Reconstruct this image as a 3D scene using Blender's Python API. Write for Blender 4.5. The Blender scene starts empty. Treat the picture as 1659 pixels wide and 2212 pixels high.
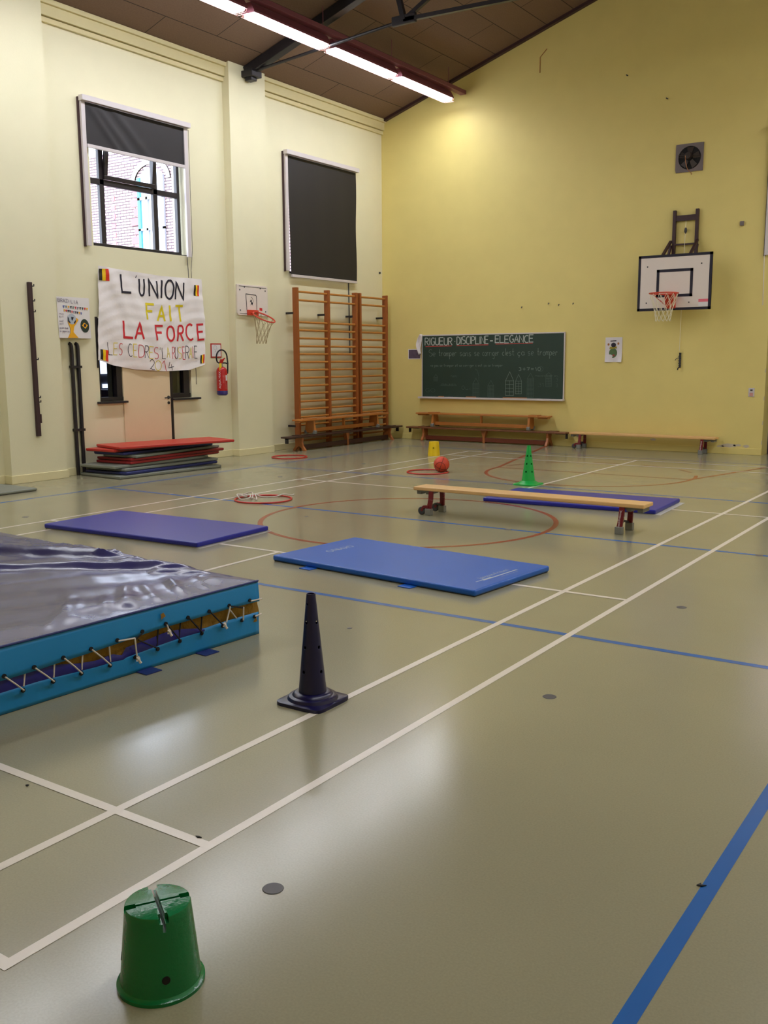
import bpy, bmesh, math, random
from mathutils import Vector, Matrix
random.seed(7)
S = bpy.context.scene
COL = S.collection
PI = math.pi

# ---------------------------------------------------------------- camera, world, exposure
CAM_POS = (2.137, -1.3468, 1.5875)
YAW, PITCH, ROLL = math.radians(-34.24097), math.radians(-8.99222), math.radians(-0.34335)
F_PX = 2075.18
_f = Vector((math.sin(YAW)*math.cos(PITCH), math.cos(YAW)*math.cos(PITCH), math.sin(PITCH)))
_r = Vector((math.cos(YAW), -math.sin(YAW), 0)); _u = _r.cross(_f)
_r2 = _r*math.cos(ROLL) + _u*math.sin(ROLL); _u2 = -_r*math.sin(ROLL) + _u*math.cos(ROLL)
cd = bpy.data.cameras.new('camera'); cam = bpy.data.objects.new('camera', cd); COL.objects.link(cam)
cd.sensor_fit = 'HORIZONTAL'; cd.sensor_width = 36.0; cd.lens = 36.0*F_PX/1659.0; cd.clip_start = 0.05; cd.clip_end = 200
m = Matrix.Identity(4)
for i in range(3):
    m[i][0], m[i][1], m[i][2], m[i][3] = _r2[i], _u2[i], -_f[i], CAM_POS[i]
cam.matrix_world = m
S.camera = cam
S.view_settings.view_transform = 'Standard'; S.view_settings.look = 'None'
S.view_settings.exposure = 0.0; S.view_settings.gamma = 1.0; S.view_settings.use_curve_mapping = False
try:
    S.cycles.use_denoising = True; S.cycles.max_bounces = 8; S.cycles.diffuse_bounces = 5; S.cycles.glossy_bounces = 4
    S.cycles.transparent_max_bounces = 12; S.cycles.sample_clamp_indirect = 6.0; S.cycles.caustics_reflective = False; S.cycles.caustics_refractive = False
except Exception: pass
SKY = 10.0            # overcast sky outside the windows
LAMP = 46.0          # radiance of the fluorescent lamps
w = bpy.data.worlds.new('overcast_sky'); S.world = w; w.use_nodes = True
wn = w.node_tree.nodes; bg = wn['Background']; bg.inputs[0].default_value = (0.80, 0.88, 1.0, 1); bg.inputs[1].default_value = SKY

# ---------------------------------------------------------------- materials
def lin(c):
    return tuple((x/255.0/12.92 if x/255.0 <= .04045 else ((x/255.0+.055)/1.055)**2.4) for x in c)
MATS = {}
def mat(name, rgb, rough=.5, metal=0, spec=.5, var=0.0, vscale=6, bump=0, bscale=60, emit=None, coat=0, stretch=None):
    m = bpy.data.materials.new(name); m.use_nodes = True; nt = m.node_tree; b = nt.nodes['Principled BSDF']
    c = lin(rgb)
    b.inputs['Base Color'].default_value = (*c, 1); b.inputs['Roughness'].default_value = rough
    b.inputs['Metallic'].default_value = metal; b.inputs['Specular IOR Level'].default_value = spec
    if coat: b.inputs['Coat Weight'].default_value = coat; b.inputs['Coat Roughness'].default_value = .12
    if emit: b.inputs['Emission Color'].default_value = (*lin(emit[0]), 1); b.inputs['Emission Strength'].default_value = emit[1]
    if var or bump:
        tc = nt.nodes.new('ShaderNodeTexCoord'); src = tc.outputs['Object']
        if stretch:
            mp = nt.nodes.new('ShaderNodeMapping'); mp.inputs['Scale'].default_value = stretch
            nt.links.new(src, mp.inputs['Vector']); src = mp.outputs['Vector']
    if var:
        n = nt.nodes.new('ShaderNodeTexNoise'); n.inputs['Scale'].default_value = vscale; n.inputs['Detail'].default_value = 5
        nt.links.new(src, n.inputs['Vector'])
        mx = nt.nodes.new('ShaderNodeMix'); mx.data_type = 'RGBA'
        mx.inputs[6].default_value = (*[x*(1-var) for x in c], 1); mx.inputs[7].default_value = (*[min(1, x*(1+var)) for x in c], 1)
        nt.links.new(n.outputs['Fac'], mx.inputs[0]); nt.links.new(mx.outputs[2], b.inputs['Base Color'])
    if bump:
        n2 = nt.nodes.new('ShaderNodeTexNoise'); n2.inputs['Scale'].default_value = bscale; n2.inputs['Detail'].default_value = 3
        nt.links.new(src, n2.inputs['Vector'])
        bp = nt.nodes.new('ShaderNodeBump'); bp.inputs['Strength'].default_value = bump; bp.inputs['Distance'].default_value = .01
        nt.links.new(n2.outputs['Fac'], bp.inputs['Height']); nt.links.new(bp.outputs['Normal'], b.inputs['Normal'])
    MATS[name] = m
    return m
def glow(name, rgb, strength):
    m = bpy.data.materials.new(name); m.use_nodes = True; nt = m.node_tree
    nt.nodes.remove(nt.nodes['Principled BSDF']); e = nt.nodes.new('ShaderNodeEmission')
    e.inputs[0].default_value = (*rgb, 1); e.inputs[1].default_value = strength
    nt.links.new(e.outputs[0], nt.nodes['Material Output'].inputs[0]); return m
def glass(name, tint=(1, 1, 1)):
    m = bpy.data.materials.new(name); m.use_nodes = True; nt = m.node_tree
    nt.nodes.remove(nt.nodes['Principled BSDF'])
    t = nt.nodes.new('ShaderNodeBsdfTransparent'); t.inputs[0].default_value = (*tint, 1)
    g = nt.nodes.new('ShaderNodeBsdfGlossy'); g.inputs['Roughness'].default_value = .02
    lw = nt.nodes.new('ShaderNodeLayerWeight'); pw_ = nt.nodes.new('ShaderNodeMath'); pw_.operation = 'POWER'; pw_.inputs[1].default_value = 5
    fr = nt.nodes.new('ShaderNodeMath'); fr.operation = 'MULTIPLY_ADD'; fr.inputs[1].default_value = .9; fr.inputs[2].default_value = .06
    nt.links.new(lw.outputs['Facing'], pw_.inputs[0]); nt.links.new(pw_.outputs[0], fr.inputs[0])
    mx = nt.nodes.new('ShaderNodeMixShader')
    nt.links.new(fr.outputs[0], mx.inputs[0]); nt.links.new(t.outputs[0], mx.inputs[1]); nt.links.new(g.outputs[0], mx.inputs[2])
    nt.links.new(mx.outputs[0], nt.nodes['Material Output'].inputs[0]); return m

M_wallL = mat('cream_wall_paint', (227, 221, 188), .6, var=.035, vscale=3, bump=.08, bscale=90)
M_wallE = mat('yellow_wall_paint', (224, 206, 128), .6, var=.05, vscale=2.5, bump=.1, bscale=90)
M_base = mat('cream_skirting', (226, 216, 172), .5, var=.04)
M_cornice = mat('cornice_paint', (214, 203, 156), .55, var=.04)
M_door = mat('door_paint', (226, 206, 170), .5, var=.03)
M_black = mat('black_steel', (30, 27, 34), .45, var=.2)
M_blackf = mat('black_frame', (34, 28, 32), .4)
M_dbrown = mat('dark_brown_wood', (58, 34, 38), .5, var=.2)
M_white = mat('white_board', (226, 214, 206), .45, var=.02)
M_whitep = mat('white_paper', (228, 224, 226), .45, var=.02)
M_cloth = mat('banner_cloth', (238, 232, 232), .85, var=.03, vscale=9, bump=.15, bscale=25)
M_alu = mat('pale_aluminium', (206, 198, 200), .45, var=.04)
M_blind = mat('black_blind_fabric', (27, 24, 29), .6, var=.08, vscale=14)
M_red = mat('red_paint', (205, 62, 40), .4)
M_redhoop = mat('red_hoop_plastic', (196, 44, 38), .35)
M_net = mat('net_cord', (226, 218, 190), .8)
M_honey = mat('honey_wood', (150, 82, 34), .38, var=.22, vscale=5, stretch=(14, 14, 1.2))
M_rung = mat('rung_wood', (184, 122, 54), .35, var=.15, vscale=5)
M_orange = mat('orange_bench_wood', (184, 116, 54), .35, var=.18, vscale=4)
M_dbench = mat('dark_bench_wood', (120, 74, 46), .4, var=.25, vscale=5)
M_dark = mat('dark_stained_bench_wood', (66, 42, 34), .4, var=.25, vscale=5)
M_redbrown = mat('red_brown_wood', (112, 52, 32), .4, var=.2, vscale=5)
M_leg = mat('trestle_leg_wood', (172, 104, 56), .4, var=.25, vscale=7)
M_plank = mat('light_plank_wood', (222, 178, 118), .4, var=.1, vscale=5, stretch=(1, 9, 9))
M_maroon = mat('maroon_metal', (112, 18, 30), .35)
M_grub = mat('grey_rubber', (124, 124, 120), .6, var=.08)
M_dgrey = mat('dark_grey_rubber', (62, 62, 66), .6)
M_matblue = mat('blue_mat_vinyl', (18, 92, 190), .36, var=.06, vscale=4, bump=.12, bscale=160)
M_matnavy = mat('navy_mat_vinyl', (27, 34, 150), .34, var=.06, vscale=4, bump=.1, bscale=90)
M_matred = mat('red_mat_vinyl', (192, 48, 40), .42, var=.05, bump=.06)
M_matdred = mat('dark_red_mat_vinyl', (150, 26, 32), .45, var=.08)
M_matgrey = mat('grey_mat_vinyl', (128, 132, 122), .5, var=.08)
M_matdark = mat('dark_blue_mat_vinyl', (34, 44, 108), .45, var=.08)
M_anti = mat('grey_antislip', (186, 182, 178), .8)
M_cyan = mat('cyan_vinyl', (22, 128, 192), .42, var=.05, vscale=4, bump=.06, bscale=40)
M_pvc = mat('glossy_navy_pvc', (58, 56, 112), .23, spec=.8, var=.06, vscale=3, bump=.10, bscale=16)
M_inner = mat('inner_blue_vinyl', (32, 30, 120), .3)
M_foam = mat('yellowed_foam', (150, 112, 40), .9, var=.4, vscale=9, bump=.5, bscale=50)
M_cordw = mat('white_cord', (214, 204, 196), .8)
M_cordb = mat('black_cord', (28, 24, 28), .8)
M_conenavy = mat('navy_plastic', (15, 11, 62), .30, spec=.5)
M_conegreen = mat('green_plastic', (24, 170, 72), .38)
M_bucket = mat('dark_green_plastic', (5, 114, 62), .2, bump=.16, bscale=70)
M_yellow = mat('yellow_plastic', (232, 196, 20), .4)
M_ball = mat('orange_rubber', (206, 70, 42), .55, bump=.1, bscale=300)
M_hole = mat('dark_hole', (16, 14, 16), .8)
M_cap = mat('floor_cap_grey', (86, 84, 86), .45, var=.1, vscale=30)
M_board = mat('chalkboard_green', (34, 56, 46), .55, var=.18, vscale=2.2)
M_chalk = mat('white_chalk', (172, 180, 174), .9, var=.2, vscale=60)
M_chalkd = mat('faint_chalk', (120, 136, 126), .9, var=.2, vscale=40)
M_chalkf = mat('very_faint_chalk', (84, 102, 92), .9, var=.2, vscale=40)
M_chalkr = mat('red_chalk', (190, 70, 66), .9)
M_K = mat('black_ink', (30, 26, 44), .7); M_Y = mat('yellow_ink', (226, 204, 30), .7); M_R = mat('red_ink', (206, 38, 48), .7)
M_flagR = mat('flag_red', (222, 52, 38), .3); M_flagY = mat('flag_yellow', (244, 202, 30), .3); M_flagK = mat('flag_black', (36, 32, 34), .3)
M_gold = mat('gold_paint', (232, 170, 24), .6); M_lblue = mat('pale_blue_paint', (176, 186, 198), .6); M_dgreen = mat('dark_green_paint', (30, 50, 42), .6)
M_pencil = mat('grey_pencil', (132, 124, 136), .8)
M_blue = mat('blue_ink', (62, 84, 160), .6)
M_tubeh = mat('mauve_lamp_housing', (120, 66, 78), .5)
M_guard = mat('pinkish_wire', (206, 150, 140), .5)
M_extred = mat('extinguisher_red', (176, 20, 24), .3)
M_extblue = mat('extinguisher_blue', (44, 34, 110), .35)
M_tagy = mat('tag_yellow', (236, 206, 30), .5)
M_metal = mat('steel', (150, 148, 144), .35, metal=.8)
M_plate = mat('grey_fan_plate', (112, 102, 102), .5, var=.1)
M_fanb = mat('dark_fan', (52, 40, 34), .5, var=.3)
M_pipe = mat('black_pipe', (32, 26, 32), .4)
M_glass = glass('window_glass', (.97, .98, 1)); M_glassd = glass('dim_glass', (.75, .8, .9))
M_lamp = glow('fluorescent_light', (.97, 1.0, 1.07), LAMP)
M_sky = glow('lit_far_window', (.9, .95, 1), 3.0)
M_photo = mat('photo_print', (92, 80, 100), .3, var=.6, vscale=14)
M_pink = mat('pink_label', (226, 110, 128), .5)
M_peel = mat('bare_plaster', (196, 184, 168), .8, var=.1)
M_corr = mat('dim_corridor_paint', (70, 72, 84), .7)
M_crate = mat('blue_crate_plastic', (40, 56, 140), .5)
M_tan = mat('tan_wood', (170, 110, 60), .5)
M_stone = mat('pale_stone', (196, 190, 186), .7)
M_bfrm = mat('blue_green_frame', (60, 140, 160), .5)
M_gfrm = mat('grey_window_frame', (150, 156, 170), .5)
M_quoin = mat('red_quoin_brick', (168, 104, 112), .8, var=.15, vscale=8)

def floor_material():
    m = mat('green_grey_linoleum', (184, 176, 148), .2, spec=.5); nt = m.node_tree; b = nt.nodes['Principled BSDF']
    tc = nt.nodes.new('ShaderNodeTexCoord')
    n1 = nt.nodes.new('ShaderNodeTexNoise'); n1.inputs['Scale'].default_value = 1.1; n1.inputs['Detail'].default_value = 4
    n2 = nt.nodes.new('ShaderNodeTexNoise'); n2.inputs['Scale'].default_value = 140; n2.inputs['Detail'].default_value = 2
    for n in (n1, n2): nt.links.new(tc.outputs['Object'], n.inputs['Vector'])
    c = lin((161, 155, 127))
    mx = nt.nodes.new('ShaderNodeMix'); mx.data_type = 'RGBA'; mx.inputs[6].default_value = (*[x*.93 for x in c], 1); mx.inputs[7].default_value = (*[x*1.07 for x in c], 1)
    nt.links.new(n1.outputs['Fac'], mx.inputs[0])
    mx2 = nt.nodes.new('ShaderNodeMix'); mx2.data_type = 'RGBA'; mx2.blend_type = 'MULTIPLY'; mx2.inputs[0].default_value = .25
    nt.links.new(mx.outputs[2], mx2.inputs[6]); nt.links.new(n2.outputs['Fac'], mx2.inputs[7])
    nt.links.new(mx2.outputs[2], b.inputs['Base Color'])
    rr = nt.nodes.new('ShaderNodeMapRange'); rr.inputs['To Min'].default_value = .145; rr.inputs['To Max'].default_value = .235
    nt.links.new(n1.outputs['Fac'], rr.inputs['Value']); nt.links.new(rr.outputs[0], b.inputs['Roughness'])
    bp = nt.nodes.new('ShaderNodeBump'); bp.inputs['Strength'].default_value = .02; bp.inputs['Distance'].default_value = .01
    n3 = nt.nodes.new('ShaderNodeTexNoise'); n3.inputs['Scale'].default_value = 9; nt.links.new(tc.outputs['Object'], n3.inputs['Vector'])
    nt.links.new(n3.outputs['Fac'], bp.inputs['Height']); nt.links.new(bp.outputs['Normal'], b.inputs['Normal'])
    return m
M_floor = floor_material()
M_lineW = mat('white_court_paint', (226, 216, 204), .25, var=.04, vscale=20)
M_lineB = mat('blue_court_paint', (36, 98, 172), .25, var=.12, vscale=3)
M_lineR = mat('red_court_paint', (152, 62, 44), .25, var=.12, vscale=4)

def panel_material():
    m = mat('wood_wool_panels', (112, 88, 70), .9); nt = m.node_tree; b = nt.nodes['Principled BSDF']
    uv = nt.nodes.new('ShaderNodeUVMap')
    br = nt.nodes.new('ShaderNodeTexBrick'); br.inputs['Scale'].default_value = 1; br.inputs['Brick Width'].default_value = 2.05; br.inputs['Row Height'].default_value = .525
    br.inputs['Mortar Size'].default_value = .007; br.inputs['Mortar Smooth'].default_value = .1
    a = lin((116, 92, 74)); c = lin((106, 82, 66))
    br.inputs['Color1'].default_value = (*a, 1); br.inputs['Color2'].default_value = (*c, 1); br.inputs['Mortar'].default_value = (*lin((44, 32, 28)), 1)
    nt.links.new(uv.outputs[0], br.inputs['Vector'])
    n = nt.nodes.new('ShaderNodeTexNoise'); n.inputs['Scale'].default_value = 45; n.inputs['Detail'].default_value = 4
    nt.links.new(uv.outputs[0], n.inputs['Vector'])
    mx = nt.nodes.new('ShaderNodeMix'); mx.data_type = 'RGBA'; mx.blend_type = 'MULTIPLY'; mx.inputs[0].default_value = .6
    rp = nt.nodes.new('ShaderNodeMapRange'); rp.inputs['To Min'].default_value = .55; rp.inputs['To Max'].default_value = 1.35
    nt.links.new(n.outputs['Fac'], rp.inputs['Value'])
    nt.links.new(br.outputs['Color'], mx.inputs[6]); nt.links.new(rp.outputs[0], mx.inputs[7]); nt.links.new(mx.outputs[2], b.inputs['Base Color'])
    return m
M_panel = panel_material()
def brick_material():
    m = mat('pale_brick', (220, 190, 182), .85); nt = m.node_tree; b = nt.nodes['Principled BSDF']
    tc = nt.nodes.new('ShaderNodeTexCoord'); mp = nt.nodes.new('ShaderNodeMapping'); mp.inputs['Rotation'].default_value = (PI/2, 0, 0)
    nt.links.new(tc.outputs['Object'], mp.inputs['Vector'])
    br = nt.nodes.new('ShaderNodeTexBrick'); br.inputs['Scale'].default_value = 1; br.inputs['Brick Width'].default_value = .2; br.inputs['Row Height'].default_value = .062
    br.inputs['Mortar Size'].default_value = .011
    br.inputs['Color1'].default_value = (*lin((206, 178, 174)), 1); br.inputs['Color2'].default_value = (*lin((186, 146, 148)), 1); br.inputs['Mortar'].default_value = (*lin((74, 60, 68)), 1)
    nt.links.new(mp.outputs[0], br.inputs['Vector']); nt.links.new(br.outputs['Color'], b.inputs['Base Color']); return m
M_brick = brick_material()

# ---------------------------------------------------------------- mesh helpers
class MB:
    def __init__(s): s.v = []; s.f = []; s.mi = []; s.uv = None
    def add(s, vs, fs, mi=0):
        n = len(s.v); s.v += [tuple(p) for p in vs]
        for f in fs: s.f.append(tuple(n+i for i in f)); s.mi.append(mi)
        return s
    def box(s, x0, x1, y0, y1, z0, z1, mi=0):
        vs = [(x, y, z) for x in (x0, x1) for y in (y0, y1) for z in (z0, z1)]
        return s.add(vs, [(0, 1, 3, 2), (4, 6, 7, 5), (0, 4, 5, 1), (2, 3, 7, 6), (0, 2, 6, 4), (1, 5, 7, 3)], mi)
    def obox(s, c, ax, ay, az, mi=0):      # oriented box from centre and three half-axis vectors
        c = Vector(c); vs = [c+Vector(ax)*i+Vector(ay)*j+Vector(az)*k for i in (-1, 1) for j in (-1, 1) for k in (-1, 1)]
        return s.add(vs, [(0, 1, 3, 2), (4, 6, 7, 5), (0, 4, 5, 1), (2, 3, 7, 6), (0, 2, 6, 4), (1, 5, 7, 3)], mi)
    def bar(s, p, q, wx, wz, up=(0, 0, 1), mi=0):
        p, q = Vector(p), Vector(q); d = (q-p); L = d.length; d.normalize(); up = Vector(up)
        a = d.cross(up)
        if a.length < 1e-4: a = d.cross(Vector((0, 1, 0)))
        a.normalize(); b = a.cross(d).normalized()
        return s.obox((p+q)/2, d*L/2, a*wx/2, b*wz/2, mi)
    def tube(s, pts, r, seg=8, closed=False, mi=0, caps=True):
        pts = [Vector(p) for p in pts]; n = len(pts); rs = r if isinstance(r, (list, tuple)) else [r]*n
        T = []
        for i in range(n):
            a = pts[(i-1) % n] if (closed or i > 0) else pts[i]; b = pts[(i+1) % n] if (closed or i < n-1) else pts[i]
            t = (b-a); T.append(t.normalized() if t.length > 1e-9 else Vector((0, 0, 1)))
        u = T[0].orthogonal().normalized(); rings = []
        for i in range(n):
            if i: u = (u - T[i]*u.dot(T[i])); u = u.normalized() if u.length > 1e-6 else T[i].orthogonal().normalized()
            v = T[i].cross(u); rings.append([pts[i]+(u*math.cos(2*PI*k/seg)+v*math.sin(2*PI*k/seg))*rs[i] for k in range(seg)])
        vs = [p for rg in rings for p in rg]; fs = []
        for i in range(n if closed else n-1):
            j = (i+1) % n
            for k in range(seg): fs.append((i*seg+k, i*seg+(k+1) % seg, j*seg+(k+1) % seg, j*seg+k))
        if not closed and caps: fs.append(tuple(range(seg-1, -1, -1))); fs.append(tuple((n-1)*seg+k for k in range(seg)))
        return s.add(vs, fs, mi)
    def lathe(s, prof, c=(0, 0, 0), seg=48, axis='z', skip=None, mi=0):
        vs = []; fs = []
        for r, z in prof:
            for k in range(seg):
                a = 2*PI*k/seg; p = (r*math.cos(a), r*math.sin(a), z)
                if axis == 'x': p = (p[2], p[0], p[1])
                if axis == 'y': p = (p[0], p[2], p[1])
                vs.append((c[0]+p[0], c[1]+p[1], c[2]+p[2]))
        for i in range(len(prof)-1):
            for k in range(seg):
                f = (i*seg+k, i*seg+(k+1) % seg, (i+1)*seg+(k+1) % seg, (i+1)*seg+k)
                if skip and skip((prof[i][1]+prof[i+1][1])/2, 2*PI*(k+.5)/seg, (prof[i][0]+prof[i+1][0])/2): continue
                fs.append(f)
        return s.add(vs, fs, mi)
    def prism(s, poly, fn, depth, mi=0):    # poly in 2D, fn(a,b,d)->3D, extruded over d in (0,depth)
        n = len(poly); vs = [fn(a, b, 0) for a, b in poly]+[fn(a, b, depth) for a, b in poly]
        fs = [tuple(range(n)), tuple(range(2*n-1, n-1, -1))]+[(i, i+n, (i+1) % n+n, (i+1) % n) for i in range(n)]
        return s.add(vs, fs, mi)
    def poly(s, pts, mi=0): return s.add(pts, [tuple(range(len(pts)))], mi)
    def ribbon(s, pts, wd, fn, mi=0, closed=False):
        P = [Vector((p[0], p[1])) for p in pts]; n = len(P); Lf = []; Rt = []
        for i in range(n):
            a = P[i-1] if (i > 0 or closed) else P[i]; b = P[(i+1) % n] if (i < n-1 or closed) else P[i]
            d1 = (P[i]-a); d2 = (b-P[i]); t = (d1.normalized() if d1.length > 1e-9 else Vector((0, 0)))+(d2.normalized() if d2.length > 1e-9 else Vector((0, 0)))
            t = t.normalized() if t.length > 1e-6 else Vector((1, 0)); nn = Vector((-t.y, t.x))
            dd = d1 if d1.length > 1e-9 else d2
            k = abs(nn.dot(Vector((-dd.y, dd.x)).normalized())) if dd.length > 1e-9 else 1
            h = wd/2/max(k, .55); Lf.append(P[i]+nn*h); Rt.append(P[i]-nn*h)
        vs = [fn(p.x, p.y) for p in Lf]+[fn(p.x, p.y) for p in Rt]
        fs = [(i, (i+1) % n, n+(i+1) % n, n+i) for i in range(n if closed else n-1)]
        return s.add(vs, fs, mi)
    def build(s, name, mats, parent=None, smooth=False, bevel=0, loc=None, rz=0, solid=0, segs=2, recalc=True):
        me = bpy.data.meshes.new(name); me.from_pydata(s.v, [], s.f)
        if not isinstance(mats, (list, tuple)): mats = [mats]
        for mm in mats: me.materials.append(mm)
        if len(mats) > 1:
            for p, i in zip(me.polygons, s.mi): p.material_index = i
        if recalc:
            bm = bmesh.new(); bm.from_mesh(me); bmesh.ops.recalc_face_normals(bm, faces=bm.faces); bm.to_mesh(me); bm.free()
        if smooth:
            for p in me.polygons: p.use_smooth = True
            try: me.set_sharp_from_angle(angle=math.radians(35))
            except Exception: pass
        o = bpy.data.objects.new(name, me); COL.objects.link(o)
        if loc is not None: o.location = loc
        if rz: o.rotation_euler = (0, 0, rz)
        if parent: o.parent = parent
        if solid:
            md = o.modifiers.new('solid', 'SOLIDIFY'); md.thickness = solid; md.offset = -1
        if bevel:
            md = o.modifiers.new('bevel', 'BEVEL'); md.width = bevel; md.segments = segs; md.limit_method = 'ANGLE'
        return o
def empty(name, loc=(0, 0, 0), rz=0):
    o = bpy.data.objects.new(name, None); COL.objects.link(o); o.location = loc; o.rotation_euler = (0, 0, rz); o.empty_display_size = .1; return o
def tag(o, label, cat, group=None):
    o['label'] = label; o['category'] = cat
    if group: o['group'] = group
    return o
def struct(o): o['kind'] = 'structure'; return o
def thing(name, label, cat, loc=(0, 0, 0), rz=0, group=None): return tag(empty(name, loc, rz), label, cat, group)
def dup(root, loc, rz, label, group=None):
    r = root.copy(); COL.objects.link(r); r.location = loc; r.rotation_euler = (0, 0, rz); r['label'] = label
    if group: r['group'] = group
    for ch in list(root.children):
        c = ch.copy(); COL.objects.link(c); c.parent = r
        for g in ch.children:
            d = g.copy(); COL.objects.link(d); d.parent = c
    return r
def arc(cx, cy, rx, ry, a0, a1, n=14): return [(cx+rx*math.cos(math.radians(a0+(a1-a0)*i/n)), cy+ry*math.sin(math.radians(a0+(a1-a0)*i/n))) for i in range(n+1)]
# stroke alphabet in a unit box: each glyph a list of polylines
G = {
 'A': [[(0, 0), (.5, 1), (1, 0)], [(.2, .36), (.8, .36)]], 'B': [[(0, 0), (0, 1)], [(0, 1)]+arc(.5, .76, .42, .24, 90, -90)+[(0, .52)], [(.4, .52)]+arc(.5, .26, .5, .26, 90, -90)+[(0, 0)]],
 'C': [arc(.62, .5, .6, .5, 55, 305, 20)], 'D': [[(0, 0), (0, 1)], [(0, 1), (.3, 1)]+arc(.35, .5, .65, .5, 90, -90, 18)+[(0, 0)]],
 'E': [[(1, 1), (0, 1), (0, 0), (1, 0)], [(0, .52), (.85, .52)]], 'F': [[(1, 1), (0, 1), (0, 0)], [(0, .55), (.8, .55)]],
 'G': [arc(.55, .5, .52, .5, 50, 320, 20)+[(1, .45), (.6, .45)]], 'I': [[(.5, 0), (.5, 1)]], 'L': [[(0, 1), (0, 0), (1, 0)]],
 'M': [[(0, 0), (0, 1), (.5, .4), (1, 1), (1, 0)]], 'N': [[(0, 0), (0, 1), (1, 0), (1, 1)]], 'O': [arc(.5, .5, .5, .5, 90, 450, 28)],
 'P': [[(0, 0), (0, 1)], [(0, 1), (.4, 1)]+arc(.45, .75, .5, .25, 90, -90)+[(0, .5)]], 'R': [[(0, 0), (0, 1)], [(0, 1), (.4, 1)]+arc(.45, .75, .48, .25, 90, -90)+[(0, .5)], [(.4, .5), (1, 0)]],
 'S': [arc(.5, .75, .48, .25, 40, 270, 16)+arc(.5, .25, .48, .25, 90, -140, 16)], 'T': [[(0, 1), (1, 1)], [(.5, 1), (.5, 0)]], 'U': [[(0, 1), (0, .3)]+arc(.5, .3, .5, .3, 180, 360)+[(1, .3), (1, 1)]],
 'Y': [[(0, 1), (.5, .5), (1, 1)], [(.5, .5), (.5, 0)]], 'Z': [[(0, 1), (1, 1), (0, 0), (1, 0)]], "'": [[(.7, 1), (.3, 0)]], '-': [[(0, .45), (1, .45)]], '.': [[(.3, .45), (.7, .45)]],
 '0': [arc(.5, .5, .5, .5, 90, 450, 28)], '1': [[(0, .72), (.55, 1), (.9, 0)]], '2': [arc(.5, .72, .45, .28, 170, -30, 14)+[(0, .05), (.2, .12), (.5, 0), (1, .02)]], '4': [[(.2, 1), (0, .35), (1, .42)], [(.55, .7), (.6, 0)]],
 '3': [arc(.45, .76, .45, .24, 140, -80)+arc(.45, .26, .5, .26, 80, -140)], '7': [[(0, 1), (1, 1), (.4, 0)], [(.3, .5), (.9, .5)]], '+': [[(0, .5), (1, .5)], [(.5, 0), (.5, 1)]], '=': [[(0, .65), (1, .65)], [(0, .35), (1, .35)]],
 'a': [arc(.45, .25, .4, .25, 60, 400, 14)+[(.85, .5), (.85, .08), (1.1, .05)]], 'c': [arc(.5, .25, .42, .25, 50, 310, 14)], 'e': [[(.1, .22), (.8, .3)]+arc(.45, .25, .4, .25, 20, 310, 14)],
 'g': [arc(.45, .25, .4, .25, 60, 400, 12)+[(.85, .5), (.8, -.3)]+arc(.45, -.3, .35, .18, 0, -170, 8)], 'i': [[(.5, .5), (.5, .1), (.8, 0)]], 'm': [[(0, 0), (.05, .5)], arc(.25, .3, .2, .2, 180, 0, 8)+[(.45, 0)], arc(.68, .3, .22, .2, 180, 0, 8)+[(.9, 0), (1.1, .05)]],
 'n': [[(0, 0), (.05, .5)], arc(.4, .28, .35, .22, 180, 0, 8)+[(.75, 0), (1, .06)]], 'o': [arc(.5, .25, .42, .25, 90, 450, 16)], 'p': [[(.05, .5), (.05, -.5)], arc(.4, .25, .4, .25, 150, -150, 12)],
 'r': [[(.05, 0), (.1, .5)], arc(.45, .3, .35, .2, 170, 40, 8)], 's': [arc(.45, .38, .35, .13, 40, 270, 8)+arc(.45, .12, .35, .13, 90, -150, 8)], 't': [[(.4, 1), (.4, .1), (.8, .02)], [(.1, .55), (.8, .55)]],
 'u': [[(0, .5), (0, .15)]+arc(.4, .18, .4, .18, 180, 350, 8)+[(.8, .5), (.82, .05), (1, .02)]], 'z': [[(0, .5), (.8, .5), (0, 0), (.9, 0)]], 'q': [arc(.45, .25, .4, .25, 60, 400, 12)+[(.85, .5), (.85, -.45)]],
}
G['ç'] = G['c']+[[(.5, 0), (.55, -.2), (.3, -.25)]]
def dens(pl, step):
    out = [pl[0]]
    for a, b in zip(pl, pl[1:]):
        d = math.dist(a, b); k = max(1, int(d/step))
        out += [(a[0]+(b[0]-a[0])*i/k, a[1]+(b[1]-a[1])*i/k) for i in range(1, k+1)]
    return out
def write(mb, text, x0, z0, width, height, fn, wd, mi=0, gap=.28, jitter=0, slope=0):
    """letters of a stroke alphabet spread over a width; narrow glyphs take less room"""
    wid = {'I': .25, "'": .25, '-': .6, '.': .5, ' ': .7, 'i': .5, 'm': 1.3, '1': .5}
    tot = sum(wid.get(c, 1)+gap for c in text)-gap; k = width/tot; x = x0
    for c in text:
        wc = wid.get(c, 1)*k; dz = random.uniform(-jitter, jitter)
        for pl in G.get(c, []):
            pts = [(x+px*wc, z0+slope*(x-x0)+dz+pz*height) for px, pz in pl]
            mb.ribbon(pts, wd, fn, mi)
        x += (wid.get(c, 1)+gap)*k
def font_mesh(text, size):
    cu = bpy.data.curves.new('lettering', 'FONT'); cu.body = text; cu.size = size; cu.align_x = 'CENTER'; cu.align_y = 'CENTER'
    o = bpy.data.objects.new('lettering', cu); COL.objects.link(o); bpy.context.view_layer.update()
    me = bpy.data.meshes.new_from_object(o.evaluated_get(bpy.context.evaluated_depsgraph_get()))
    bpy.data.objects.remove(o); vs = [tuple(v.co) for v in me.vertices]; fs = [tuple(p.vertices) for p in me.polygons]
    return vs, fs
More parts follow.
